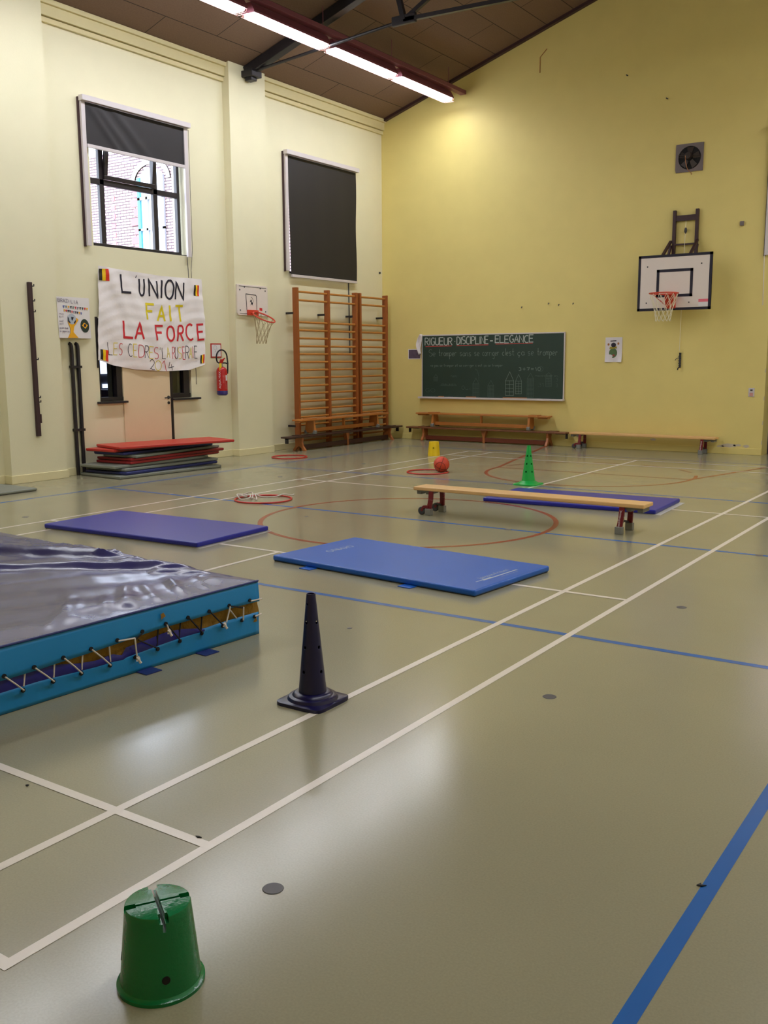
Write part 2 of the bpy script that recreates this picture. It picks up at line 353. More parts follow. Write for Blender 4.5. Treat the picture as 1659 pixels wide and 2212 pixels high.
def ellipse(cx, cy, rx, ry, n=20, a=0): return [(cx+rx*math.cos(2*PI*i/n)*math.cos(a)-ry*math.sin(2*PI*i/n)*math.sin(a), cy+rx*math.cos(2*PI*i/n)*math.sin(a)+ry*math.sin(2*PI*i/n)*math.cos(a)) for i in range(n)]

# ---------------------------------------------------------------- room shell
XL, XR, YB, YE = -9.10, 3.00, -3.6, 15.15
XP = -8.95                       # front of the pilasters
XM = -3.05; ZE = 6.235; SL = .3165; ZR = ZE+SL*(XM-XL)
def roofz(x): return ZE+SL*((x-XL) if x < XM else (XR-x))
def wall_mesh(pts_fn, a0, a1, b0, b1, holes, thick, top=None):
    """rectangular wall in (a,b) with rectangular holes; pts_fn(a,b,d): d=0 inner face, d=thick outer face"""
    mb = MB(); As = sorted({a0, a1}|{h[0] for h in holes}|{h[1] for h in holes}); Bs = sorted({b0, b1}|{h[2] for h in holes}|{h[3] for h in holes})
    inside = lambda a, b: any(h[0] < a < h[1] and h[2] < b < h[3] for h in holes)
    for i in range(len(As)-1):
        for j in range(len(Bs)-1):
            if inside((As[i]+As[i+1])/2, (Bs[j]+Bs[j+1])/2): continue
            q = [(As[i], Bs[j]), (As[i+1], Bs[j]), (As[i+1], Bs[j+1]), (As[i], Bs[j+1])]
            for d in (0, thick): mb.poly([pts_fn(a, b, d) for a, b in q])
    for h in holes:
        for (p, q) in (((h[0], h[2]), (h[1], h[2])), ((h[0], h[3]), (h[1], h[3])), ((h[0], h[2]), (h[0], h[3])), ((h[1], h[2]), (h[1], h[3]))):
            mb.poly([pts_fn(*p, 0), pts_fn(*q, 0), pts_fn(*q, thick), pts_fn(*p, thick)])
    if top is not None:
        for d in (0, thick): mb.poly([pts_fn(a, b, d) for a, b in top])
    return mb
fl = MB().poly([(XL-.4, YB-.4, 0), (XR+.4, YB-.4, 0), (XR+.4, YE+.9, 0), (XL-.4, YE+.9, 0)]); fl.box(XL-.4, XR+.4, YB-.4, YE+.9, -.3, -.02)
floor = struct(fl.build('floor', M_floor, recalc=False))
# court paint: badminton in white, volleyball in blue, basketball in red (parts of the floor)
W = MB(); zl = .0012
def ln(mb, x0, y0, x1, y1, wd, z):
    d = Vector((x1-x0, y1-y0)).normalized(); n = Vector((-d.y, d.x))*wd/2
    mb.poly([(x0+n.x, y0+n.y, z), (x0-n.x, y0-n.y, z), (x1-n.x, y1-n.y, z), (x1+n.x, y1+n.y, z)])
for x in (-.02, -6.08): ln(W, x, 0, x, 13.4, .04, zl)
ln(W, -.48, 0, -.48, 13.4, .04, zl+.0002); ln(W, -5.62, 0, -5.62, 13.4, .04, zl+.0002)
for y in (.02, .78, 4.70, 8.70, 12.62, 13.38): ln(W, -6.1, y, 0, y, .04, zl+.0004)
ln(W, -3.05, 0, -3.05, 4.72, .04, zl+.0002); ln(W, -3.05, 8.68, -3.05, 13.4, .04, zl+.0002)
W.build('court_marking', M_lineW, floor, recalc=False)
B = MB()
for x in (-7.6, 1.43): ln(B, x, -.9, x, 13.75, .05, .0006)
for y in (-.9, 3.73, 6.70, 9.70, 13.73): ln(B, -7.62, y, 1.45, y, .05, .0007)
B.build('court_marking', M_lineB, floor, recalc=False)
Rm = MB()
def ring(mb, cx, cy, r0, r1, a0, a1, z, n=72):
    for i in range(n):
        a, b = math.radians(a0+(a1-a0)*i/n), math.radians(a0+(a1-a0)*(i+1)/n)
        mb.poly([(cx+r0*math.cos(a), cy+r0*math.sin(a), z), (cx+r1*math.cos(a), cy+r1*math.sin(a), z), (cx+r1*math.cos(b), cy+r1*math.sin(b), z), (cx+r0*math.cos(b), cy+r0*math.sin(b), z)])
ring(Rm, -3.04, 6.68, 1.45, 1.50, 0, 360, .0009)
ring(Rm, -3.03, 11.36, 1.41, 1.46, 180, 360, .0009)
for k in range(6): ring(Rm, -3.03, 11.36, 1.41, 1.46, 4+k*30, 19+k*30, .0009, 6)
ln(Rm, -4.46, 11.37, -1.60, 11.37, .05, .0010)
ln(Rm, -4.46, 11.37, -5.35, 15.0, .05, .0011); ln(Rm, -1.60, 11.37, -.71, 15.0, .05, .0011)
Rm.build('court_marking', M_lineR, floor, recalc=False)

# left wall, with its windows and the two side lights beside the door
W1 = (7.92, 9.77, 3.21, 5.12); W2 = (12.22, 14.06, 3.12, 5.10); SA = (7.90, 8.31, 1.02, 2.20); SB = (9.28, 9.72, 1.02, 2.20)
fnL = lambda a, b, d: (XL-d, a, b)
struct(wall_mesh(fnL, YB, YE+.4, 0, 6.3, [W1, W2, SA, SB], .32).build('wall_left', M_wallL, recalc=False))
for nm, (y0, y1) in (('wall_pilaster_near', (6.27, 7.145)), ('wall_pilaster_far', (10.63, 11.5)), ('wall_pilaster_back', (1.9, 2.78))):
    struct(MB().box(XL-.01, XP, y0, y1, 0, ZE+.06).build(nm, M_wallL))
fnE = lambda a, b, d: (a, YE+d, b)
W3 = (-1.66, .2, 3.22, 5.08); D2 = (-1.585, .4, -.02, 2.18)
gable = [(XL-.3, 6.2), (XR+.3, 6.2), (XR+.3, 6.2+.02), (XM, ZR+.1), (XL-.3, 6.22)]
struct(wall_mesh(fnE, XL-.32, XR+.3, 0, 6.2, [W3, D2], .4, gable).build('wall_end', M_wallE, recalc=False))
struct(MB().box(XR, XR+.3, YB, YE, 0, 6.3).build('wall_right', M_wallL))
struct(wall_mesh(lambda a, b, d: (a, YB-d, b), XL-.3, XR+.3, 0, 6.2, [], .3, gable).build('wall_back', M_wallE, recalc=False))
# ceiling of wood wool panels on two slopes, with UVs along the slope
cme = bpy.data.meshes.new('ceiling'); sl = math.sqrt(1+SL*SL)
vs = [(XL-.35, YB-.35, ZE-.35*SL), (XL-.35, YE+.45, ZE-.35*SL), (XM, YE+.45, ZR), (XM, YB-.35, ZR), (XR+.35, YB-.35, ZE-.35*SL), (XR+.35, YE+.45, ZE-.35*SL)]
vs += [(x, y, z+.18) for x, y, z in vs]
cme.from_pydata(vs, [], [(0, 1, 2, 3), (3, 2, 5, 4), (6, 9, 8, 7), (9, 10, 11, 8), (0, 6, 7, 1), (4, 5, 11, 10)])
ul = cme.uv_layers.new(name='UVMap')
for p in cme.polygons:
    for li in p.loop_indices:
        v = cme.vertices[cme.loops[li].vertex_index].co
        ul.data[li].uv = (v.y-7.92, (v.x-XL)*sl-.05) if p.index in (0, 2) else (v.y-7.92, (XR-v.x)*sl-.05)
cme.materials.append(M_panel); ceil = bpy.data.objects.new('ceiling', cme); COL.objects.link(ceil); struct(ceil)
struct(MB().bar((XL, YE-.03, ZE-.02), (XM, YE-.03, ZR-.02), .06, .10, up=(0, 1, 0)).bar((XM, YE-.03, ZR-.02), (XR, YE-.03, ZE-.02), .06, .10, up=(0, 1, 0)).build('trim_1', M_dbrown))
# cornice boards between the pilasters
k = 2
for y0, y1 in ((YB, 1.9), (2.78, 6.27), (7.145, 10.63), (11.5, YE)):
    c = MB().box(XL, XL+.115, y0, y1, 6.20, 6.265).box(XL, XL+.075, y0, y1, 6.06, 6.20).box(XL, XL+.045, y0, y1, 5.985, 6.05)
    struct(c.build('trim_%d' % k, M_cornice, bevel=.006)); k += 1
# skirting
n = 0
def skirt(x0, x1, y0, y1, nm): struct(MB().box(x0, x1, y0, y1, 0, .11).build(nm, M_base, bevel=.005))
for y0, y1 in ((YB, 6.255), (7.16, 8.30), (9.28, 10.615), (11.515, YE-.02)): skirt(XL, XL+.016, y0, y1, 'baseboard_left')
for y0, y1 in ((6.255, 7.16), (10.615, 11.515)): skirt(XL, XP+.016, y0, y1, 'baseboard_left')
skirt(XL, -1.59, YE-.014, YE, 'baseboard_end')
MATS['yellow_skirt'] = M_wallE
bpy.data.objects['baseboard_end'].data.materials[0] = M_wallE

# ---------------------------------------------------------------- window 1 (open blind) and what stands outside
def rect_frame(mb, y0, y1, z0, z1, x0, x1, wd):
    mb.box(x0, x1, y0, y1, z0, z0+wd); mb.box(x0, x1, y0, y1, z1-wd, z1); mb.box(x0, x1, y0, y0+wd, z0+wd, z1-wd); mb.box(x0, x1, y1-wd, y1, z0+wd, z1-wd)
w1 = struct(empty('window_1', (0, 0, 0)))
f = MB(); rect_frame(f, 7.925, 9.735, 3.215, 5.115, -9.29, -9.22, .055)
f.box(-9.285, -9.225, 8.185, 8.265, 3.26, 5.07); f.box(-9.285, -9.225, 9.195, 9.28, 3.26, 5.07); f.box(-9.285, -9.225, 7.97, 9.69, 4.085, 4.165)
f.build('window_frame', M_blackf, w1, bevel=.006)
MB().box(-9.2605, -9.2565, 7.95, 9.71, 3.25, 5.09).build('window_pane', M_glass, w1)
# hopper sash tilted into the room above the transom
hs = MB(); rect_frame(hs, 8.25, 9.21, 0, .90, -.03, .02, .06)
ho = hs.build('hopper_sash', M_blackf, w1, bevel=.005, loc=(-9.215, 0, 4.165)); ho.rotation_euler = (0, math.radians(7), 0)
MB().box(-9.21, -9.115, 7.925, 9.765, 3.18, 3.225).build('window_sill', M_blackf, w1)
ot = MB().box(-24, -9.6, 14.0, 14.3, 0, 6.25); struct(ot.build('wall_brick_outside', M_brick))
aw = struct(empty('window_4', (0, 0, 0)))
q = MB()
for k in range(9): q.box(-15.02-(.1 if k % 2 else 0), -14.86, 13.97, 14.0, 4.0+k*.2-.4, 4.0+k*.2-.24)
for k in range(9): q.box(-15.74-(.05 if k % 2 else 0), -15.66, 13.985, 14.0, 3.6+k*.2, 3.7+k*.2)
q.build('quoin', M_quoin, aw)
a = MB(); pts = [(-14.45+.56*math.cos(t), 5.52+.40*math.sin(t)) for t in [PI*i/20 for i in range(21)]]
a.ribbon(pts, .11, lambda x, z: (x, 13.965, z)); a.ribbon(pts, .11, lambda x, z: (x, 14.0, z)); a.build('stone_arch', M_stone, aw)
g = MB(); g.poly([(-14.86, 13.99, 3.4)]+[(x, 13.99, z-.04) for x, z in reversed([(-14.45+.42*math.cos(t), 5.52+.30*math.sin(t)) for t in [PI*i/20 for i in range(21)]])]+[(-14.03, 13.99, 3.4)])
g.build('arched_pane', mat('pale_pane', (222, 230, 238), .15), aw)
fr = MB(); fr.box(-14.86, -14.78, 13.94, 13.99, 3.4, 5.6); fr.build('blue_jamb', M_bfrm, aw)
fr = MB(); fr.box(-14.60, -14.54, 13.94, 13.99, 3.4, 5.8); fr.box(-14.86, -14.03, 13.94, 13.99, 5.12, 5.18); fr.box(-14.86, -14.03, 13.94, 13.99, 4.46, 4.51); fr.box(-14.09, -14.03, 13.94, 13.99, 3.4, 5.6)
fr.build('window_frame', M_gfrm, aw)
struct(MB().box(-26, -9.5, -8, 24, -.4, -.1).build('ground_outside', M_stone))
struct(MB().box(-8, 10, 22.0, 22.3, -.3, 10.5).build('wall_light_block_added', mat('light_block_brown', (120, 104, 98), .85, var=.2, vscale=4)))  # unseen dull wall, added to weaken the daylight mirrored from the end window
# window 2, behind the closed blind; window 3 high in the end wall
w2 = struct(empty('window_2', (0, 0, 0)))
f = MB(); rect_frame(f, 12.225, 14.055, 3.125, 5.095, -9.29, -9.22, .05); f.box(-9.285, -9.225, 13.1, 13.17, 3.15, 5.08); f.build('window_frame', M_blackf, w2)
MB().box(-9.262, -9.256, 12.24, 14.04, 3.15, 5.08).build('window_pane', M_glass, w2)
w3 = struct(empty('window_3', (0, 0, 0)))
f = MB()
for b in ((-1.655, -1.60, 3.225, 5.075), (.14, .195, 3.225, 5.075), (-.76, -.70, 3.225, 5.075), (-1.655, .195, 3.225, 3.28), (-1.655, .195, 5.02, 5.075)): f.box(b[0], b[1], YE+.12, YE+.19, b[2], b[3])
f.build('window_frame', M_blackf, w3); MB().box(-1.62, .16, YE+.15, YE+.156, 3.25, 5.05).build('window_pane', M_glass, w3)

# ---------------------------------------------------------------- roller blinds
def blind(name, label, fn, a0, a1, z0, z1, zfab, wrinkle, left_only=False, skew=0):
    """fn(a,d,z) places a point at a along the wall, d out from it"""
    t = thing(name, label, 'blind', group='black roller blinds over the high windows')
    def bx(A0, A1, d0, d1, Z0, Z1):
        mb = MB(); p = [fn(a, d, z) for a in (A0, A1) for d in (d0, d1) for z in (Z0, Z1)]
        return mb.add(p, [(0, 1, 3, 2), (4, 6, 7, 5), (0, 4, 5, 1), (2, 3, 7, 6), (0, 2, 6, 4), (1, 5, 7, 3)])
    bx(a0-.02, a1+.02, .035, .125, z1-.075, z1).build('head_box', M_alu, t, bevel=.006)
    bx(a0-.025, a0+.0, .001, .03, z0-.01, z1-.02).build('side_board', M_dbrown, t)
    bx(a0-.005, a0+.062, .03, .07, z0, z1-.075).build('side_channel', M_alu, t, bevel=.004)
    if not left_only: bx(a1-.075, a1, .03, .07, z0, z1-.075).build('side_channel', M_alu, t, bevel=.004)
    A0, A1 = a0+.066, (a1-.075 if not left_only else a1-.01)
    N, Mz = 40, 24; mb = MB(); vs = []
    for j in range(Mz+1):
        for i in range(N+1):
            s, r = i/N, j/Mz; z = z1-.08-(z1-.08-zfab)*r; aa = A0+(A1-A0)*s+skew*r*(1-s)
            if left_only: aa += .012*math.sin(r*9)*s
            vs.append(fn(aa, .052+wrinkle(s, r), z))
    mb.add(vs, [(j*(N+1)+i, j*(N+1)+i+1, (j+1)*(N+1)+i+1, (j+1)*(N+1)+i) for j in range(Mz) for i in range(N)])
    mb.build('blind_fabric', M_blind, t, smooth=True)
    bx(A0+(skew if left_only else 0)+.01, A1, .04, .07, zfab-.045, zfab+.002).build('bottom_bar', M_alu, t, bevel=.004)
    return t
fL = lambda a, d, z: (XL+d, a, z)
b1 = blind('roller_blind', 'black roller blind drawn a third down over window above the banner', fL, 7.775, 9.765, 3.19, 5.185, 4.56,
      lambda s, r: .018*math.exp(-((s-.10-.32*r)/.05)**2)*(1-.3*r)+.016*math.exp(-((s-.02-.28*r)/.035)**2)+.014*math.exp(-((s-.26-.35*r)/.05)**2)*(1-r*.5))
cm = MB().tube([(XL+.05, 9.80, 5.1), (XL+.05, 9.80, 3.3), (XL+.006, 9.80, 3.0), (XL+.006, 9.81, 2.2), (XL+.006, 9.83, 1.22)], .004, 5); cm.tube([(XL+.03, 9.70, 3.2), (XL+.03, 9.72, 2.85)], .006, 5); cm.build('pull_cord', M_dgrey, b1)
blind('roller_blind', 'black roller blind fully drawn down above the wall bars', fL, 12.095, 14.20, 3.155, 5.195, 3.10, lambda s, r: .002*math.sin(s*20), True, .045)
b3 = blind('roller_blind', 'blind with pale side channel raised at the high window above the end door', lambda a, d, z: (a, YE-d, z), -1.69, .3, 3.20, 5.2, 4.9, lambda s, r: 0)
MB().tube([(-1.70, YE-.04, 4.9), (-1.70, YE-.04, 3.2), (-1.68, YE-.05, 2.42)], .006, 5).build('pull_cord', M_alu, b3)
tag(MB().tube([(XL+.012, 13.98, 3.06), (XL+.012, 14.0, 1.7)], .010, 6).build('wall_cable', M_dgrey), 'thin grey cable running down the wall behind the wall bars', 'cable')

# ---------------------------------------------------------------- doors
d1 = struct(empty('door_1', (0, 0, 0)))
MB().box(XL, XL+.018, 8.315, 9.245, .01, 2.06).build('door_leaf', M_door, d1, bevel=.004)
MB().box(XL, XL+.022, 9.25, 9.295, 0, 2.12).box(XL, XL+.02, 8.30, 9.29, 2.06, 2.11).build('door_frame', M_blackf, d1)
h = MB().tube([(XL+.018, 9.20, 1.035), (XL+.065, 9.20, 1.035), (XL+.07, 9.18, 1.035), (XL+.07, 9.08, 1.03)], .010, 8)
h.lathe([(0, 0), (.026, 0), (.026, .008), (0, .008)], (XL+.018, 9.20, 1.035), 20, 'x'); h.lathe([(0, 0), (.024, 0), (.024, .008), (0, .008)], (XL+.018, 9.20, .95), 20, 'x')
h.build('door_handle', M_black, d1, smooth=True)
for nm, (y0, y1) in (('window_5', (7.90, 8.31)), ('window_6', (9.28, 9.72))):
    o = struct(empty(nm, (0, 0, 0))); f = MB()
    if nm == 'window_5': f.box(-9.20, XL+.004, y1-.10, y1, 1.02, 2.2); f.box(-9.20, XL+.004, y0, y1, 2.1, 2.2); f.box(-9.20, XL+.012, y0, y1+.01, 1.02, 1.075); f.box(-9.2, -9.1, y0, y0+.02, 1.02, 2.2); f.box(XL, XL+.012, y0-.03, y0+.01, 1.5, 2.22)
    else: f.box(-9.20, XL-.02, y1-.15, y1-.03, 1.02, 2.2); f.box(-9.20, XL+.004, y0, y1, 2.1, 2.2); f.box(-9.20, XL+.004, y0, y1-.03, 1.02, 1.09); f.box(-9.2, -9.1, y0, y0+.03, 1.02, 2.2)
    f.build('window_frame', M_blackf, o)
    MB().box(-9.17, -9.164, y0, y1, 1.05, 2.18).build('window_pane', M_glassd, o)
    MB().box(XL-.05, XL+.07, y0-(.06 if nm == 'window_5' else 0), y1+(.05 if nm == 'window_5' else .14), .985, 1.015).build('window_sill', M_black, o, bevel=.004)
for nm, bb in (('wall_corridor_rear', (-12.6, -12.5, 6.5, 13.0, 0, 2.7)), ('wall_corridor_near', (-12.6, -9.43, 6.4, 6.5, 0, 2.7)), ('wall_corridor_far', (-12.6, -9.43, 13.0, 13.1, 0, 2.7)), ('ceiling_corridor', (-12.6, -9.43, 6.4, 13.1, 2.7, 2.8)), ('floor_corridor', (-12.6, -9.43, 6.4, 13.1, -.1, 0))): struct(MB().box(*bb).build(nm, M_corr))
struct(MB().box(-12.49, -12.47, 10.72, 11.05, 1.36, 1.9).box(-12.49, -12.47, 10.75, 11.1, 1.10, 1.17).box(-12.49, -12.47, 12.05, 12.2, .95, 2.2).build('window_7', M_sky))
tag(MB().box(-11.0, -10.5, 8.9, 9.9, 0, 1.13).build('storage_crate', M_crate, bevel=.02), 'dim blue crate seen through the side pane left of the door', 'crate')
tag(MB().box(-12.45, -12.3, 11.75, 11.98, 0, 2.2).build('wooden_post', M_tan), 'tan wooden post seen through the pane right of the door', 'post')
d2 = struct(empty('door_2', (0, 0, 0)))
MB().box(-1.58, .39, YE+.36, YE+.40, 0, 2.17).build('door_leaf', M_dbrown, d2)

# ---------------------------------------------------------------- roof truss and lamp rows
YT = 11.05
tr = thing('roof_truss', 'black steel roof truss resting on the far pilaster under the ceiling', 'truss')
r_ = MB().bar((-8.93, YT, roofz(-8.93)-.09), (XM, YT, ZR-.09), .15, .15, up=(0, 1, 0))
r_.bar((XM, YT, ZR-.09), (XR-.1, YT, roofz(XR-.1)-.09), .15, .15, up=(0, 1, 0)); r_.build('rafter', M_black, tr, bevel=.006)
MB().box(-8.98, -8.72, YT-.12, YT+.12, 6.10, 6.20).box(-8.92, -8.78, YT-.07, YT+.07, 6.05, 6.25).build('foot_plate', M_black, tr, bevel=.01)
xn, zn = -5.90, 6.42
for sgn in (1, -1):
    X = lambda x: x if sgn > 0 else 2*XM-x
    MB().tube([(X(-8.8), YT, 6.19), (X(xn), YT, zn)], .024, 8).build('tie_rod', M_black, tr, smooth=True)
    MB().bar((X(xn), YT, zn), (X(-6.08), YT, roofz(-6.08)-.12), .07, .07).build('strut', M_black, tr)
    MB().bar((X(xn), YT, zn), (X(-3.15), YT, 7.85), .05, .06).build('strut', M_black, tr)
    MB().box(min(X(xn-.2), X(xn+.2)), max(X(xn-.2), X(xn+.2)), YT-.03, YT+.03, zn-.06, zn+.07).build('gusset_plate', M_black, tr, bevel=.01)
MB().bar((xn, YT, zn), (XM, YT, 6.33), .06, .055).bar((XM, YT, 6.33), (2*XM-xn, YT, zn), .06, .055).build('tie_bar', M_black, tr)

def lamp_proto():
    t = thing('strip_light', 'strip light', 'ceiling light')
    L = 1.73
    hb = MB().prism([(-.05, .14), (.05, .14), (.115, .03), (.115, .0), (-.115, .0), (-.115, .03)], lambda a, b, d: (a, d-L/2, b), L); hb.build('housing', M_tubeh, t)
    MB().prism([(-.112, -.001), (.112, -.001), (.095, -.034), (-.095, -.034)], lambda a, b, d: (a, d-L/2+.05, b), L-.10).build('glow_slab', M_lamp, t)  # one glowing slab for the tubes, their glare built into its width
    gd = MB()
    for i in range(48):
        y = -L/2+.02+(L-.04)*i/47
        gd.tube([(-.122, y, .0), (-.104, y, -.042), (.104, y, -.042), (.122, y, .0)], .0022, 4, caps=False)
    for x in (-.1, 0, .1): gd.tube([(x, -L/2-.03, -.042), (x, L/2+.03, -.042)], .0025, 4)
    for s in (-1, 1): gd.tube([(-.1, s*(L/2+.03), -.042), (.1, s*(L/2+.03), -.042)], .003, 4)
    gd.build('wire_guard', M_guard, t)
    return t
lp = lamp_proto(); first = True
XLAMP = -7.34; ys = [13.9-1.86*i for i in range(8)]
ordl = ['lit strip light against the end wall, last of its row', 'lit strip light second from the end wall, just beyond the truss', 'lit strip light crossing the rafter, third from the end wall', 'lit strip light cut by the top of the photo']
for i, y in enumerate(ys):
    lab = ordl[i] if i < 4 else 'lit strip light further back in the row over the left side of the hall'
    if first: lp.location = (XLAMP, y, 6.315); lp['label'] = lab; lp['group'] = 'strip lights along the left row'; first = False
    else: dup(lp, (XLAMP, y, 6.315), 0, lab, 'strip lights along the left row')
for i, y in enumerate(ys): dup(lp, (2*XM-XLAMP, y, 6.315), 0, 'lit strip light in the row over the right side of the hall', 'strip lights along the right row')
for x, side in ((XLAMP+.10, 'left'), (2*XM-XLAMP-.10, 'right')):
    rl = thing('lighting_rail', 'mauve steel rail carrying the strip lights over the %s side' % side, 'rail')
    MB().box(x-.06, x+.06, YB+.1, YE-.005, 6.46, 6.53).build('rail_channel', M_tubeh, rl, bevel=.005)
    for y in [14.6-1.86*i for i in range(10)]: MB().tube([(x, y, 6.5), (x, y, roofz(x)+.01)], .006, 6).build('hanger_rod', M_tubeh, rl)

# ---------------------------------------------------------------- banner
def bx(y, z):
    s, t = (y-7.9)/2.1, max(0, (2.92-z)/1.45)
    v = .045+.014*math.sin(9*(s-.35*t)+.6)*(1-s)*t**.5+.007*math.sin(21*s-13*t)*(1-s*.5)+.004*math.sin(34*t+5*s)*s+.0025*math.sin(60*t+17*s+3*math.sin(9*s))+.018*math.exp(-((s-.86-.14*math.sin(t*2.4))/.045)**2)
    v += .018*math.exp(-((s-.09-.35*t)/.045)**2)*(1-t*.5)+.015*math.exp(-((s-.2-.45*t)/.055)**2)*(1-t*.4)
    return XL+v
TOPE = [(7.938, 2.931), (8.3, 2.905), (8.734, 2.885), (9.147, 2.867), (9.55, 2.868), (9.974, 2.872)]
BOTE = [(7.862, 1.612), (8.126, 1.535), (8.515, 1.472), (9.138, 1.437), (9.656, 1.449), (9.98, 1.535)]
def pw(P, s):
    k = min(int(s*(len(P)-1)), len(P)-2); r = s*(len(P)-1)-k; return (P[k][0]+(P[k+1][0]-P[k][0])*r, P[k][1]+(P[k+1][1]-P[k][1])*r)
bn = thing('banner', 'white cloth banner with hand painted letters hung over the door', 'banner', (XL+.03, 9.0, 1.44))
mb = MB(); N = 84; Mz = 60; vs = []
for j in range(Mz+1):
    for i in range(N+1):
        a, b = pw(TOPE, i/N), pw(BOTE, i/N); r = j/Mz; y = a[0]+(b[0]-a[0])*r+(.03*math.sin(PI*r)*(i/N)**4)+.012*math.sin(PI*r)*(1-i/N)**3; z = a[1]+(b[1]-a[1])*r
        vs.append((bx(y, z), y, z))
mb.add(vs, [(j*(N+1)+i, j*(N+1)+i+1, (j+1)*(N+1)+i+1, (j+1)*(N+1)+i) for j in range(Mz) for i in range(N)])
def child(o, parent):                       # keep world placement while parenting to an offset empty
    o.parent = parent; o.matrix_parent_inverse = Matrix.Translation(parent.location).inverted(); return o
child(mb.build('banner_cloth', M_cloth, smooth=True), bn)
BANNER = [('L','K',.032,(8.33,2.837),(8.333,2.584),(8.507,2.585)),("'",'K',.012,(8.611,2.839),(8.609,2.803),(8.649,2.806)),('U','K',.03,(8.686,2.796),(8.685,2.554),(8.776,2.558)),('N','K',.03,(8.869,2.798),(8.875,2.553),(9.037,2.541)),('I','K',.036,(9.115,2.803),(9.089,2.538),(9.135,2.54)),('O','K',.032,(9.207,2.804),(9.196,2.527),(9.365,2.541)),('N','K',.03,(9.422,2.791),(9.401,2.532),(9.563,2.536)),
('F','Y',.034,(8.803,2.437),(8.803,2.207),(8.955,2.206)),('A','Y',.034,(9.036,2.406),(9.024,2.193),(9.166,2.194)),('I','Y',.036,(9.258,2.436),(9.266,2.195),(9.295,2.195)),('T','Y',.034,(9.395,2.433),(9.412,2.194),(9.567,2.198)),
('L','R',.034,(8.347,2.178),(8.343,1.939),(8.51,1.932)),('A','R',.034,(8.563,2.149),(8.549,1.92),(8.724,1.917)),('F','R',.034,(8.964,2.118),(8.979,1.9),(9.135,1.902)),('O','R',.032,(9.204,2.117),(9.207,1.898),(9.352,1.9)),('R','R',.032,(9.438,2.13),(9.413,1.895),(9.529,1.902)),('C','R',.032,(9.595,2.156),(9.597,1.914),(9.749,1.921)),('E','R',.032,(9.843,2.159),(9.857,1.922),(9.977,1.93)),
('L','K',.0095,(8.052,1.863),(8.062,1.69),(8.133,1.683)),('E','Y',.0095,(8.164,1.855),(8.154,1.685),(8.219,1.685)),('S','R',.0095,(8.258,1.851),(8.248,1.685),(8.304,1.685)),('C','K',.0095,(8.405,1.845),(8.414,1.66),(8.48,1.66)),('E','Y',.0095,(8.507,1.843),(8.506,1.655),(8.569,1.654)),('D','R',.0095,(8.609,1.831),(8.599,1.649),(8.713,1.649)),('R','K',.0095,(8.739,1.82),(8.715,1.639),(8.797,1.639)),('E','Y',.0095,(8.827,1.81),(8.811,1.633),(8.891,1.628)),('S','R',.0095,(8.92,1.798),(8.917,1.625),(8.996,1.625)),("'",'K',.0067,(9.019,1.796),(9.025,1.759),(9.042,1.759)),('L','K',.0095,(9.069,1.791),(9.07,1.628),(9.138,1.624)),('A','Y',.0095,(9.173,1.8),(9.164,1.643),(9.226,1.641)),('R','R',.0095,(9.299,1.803),(9.289,1.622),(9.349,1.627)),('U','K',.0095,(9.362,1.806),(9.348,1.627),(9.405,1.627)),('S','Y',.0095,(9.426,1.806),(9.417,1.622),(9.489,1.621)),('E','R',.0095,(9.51,1.81),(9.517,1.616),(9.567,1.616)),('R','K',.0095,(9.581,1.822),(9.57,1.627),(9.643,1.621)),('A','Y',.0095,(9.66,1.806),(9.647,1.637),(9.703,1.637)),('I','R',.0095,(9.718,1.817),(9.72,1.637),(9.735,1.637)),('E','K',.0095,(9.763,1.823),(9.761,1.634),(9.819,1.634)),
('2','K',.0095,(8.815,1.618),(8.804,1.467),(8.909,1.46)),('0','Y',.0095,(8.93,1.597),(8.921,1.45),(9.05,1.448)),('1','R',.0095,(9.068,1.596),(9.088,1.442),(9.16,1.442)),('4','K',.0095,(9.196,1.574),(9.199,1.441),(9.306,1.45))]
lt = MB(); ci = {'K': 0, 'Y': 1, 'R': 2}
for ch, c, wd, tl, bl, br in BANNER:
    for pl in G[ch]:
        pts = dens([(bl[0]+(br[0]-bl[0])*a+(tl[0]-bl[0])*b, bl[1]+(br[1]-bl[1])*a+(tl[1]-bl[1])*b) for a, b in pl], .02)
        lt.ribbon(pts, wd, lambda y, z: (bx(y, z)+.004, y, z), ci[c])
child(lt.build('lettering', [M_K, M_Y, M_R], recalc=False), bn)
def quadflag(qd):
    mb = MB(); tl, tr_, br, bl = qd
    P = lambda s, t: (lambda y, z: (bx(y, z)+.005, y, z))(*[(tl[k]*(1-s)+tr_[k]*s)*(1-t)+(bl[k]*(1-s)+br[k]*s)*t for k in (0, 1)])
    for c in range(3):
        for i in range(3):
            for j in range(6):
                s0, s1 = (c+i/3)/3, (c+(i+1)/3)/3; mb.poly([P(s0, j/6), P(s1, j/6), P(s1, (j+1)/6), P(s0, (j+1)/6)], c)
    return mb
for qd in [[(7.945, 2.888), (8.101, 2.895), (8.116, 2.728), (7.945, 2.729)], [(9.793, 2.771), (9.91, 2.772), (9.899, 2.604), (9.784, 2.607)], [(7.911, 1.765), (8.057, 1.749), (8.04, 1.585), (7.905, 1.625)], [(9.88, 1.676), (9.965, 1.70), (9.96, 1.56), (9.873, 1.545)]]:
    child(quadflag(qd).build('paper_flag', [M_flagK, M_flagY, M_flagR], recalc=False), bn)

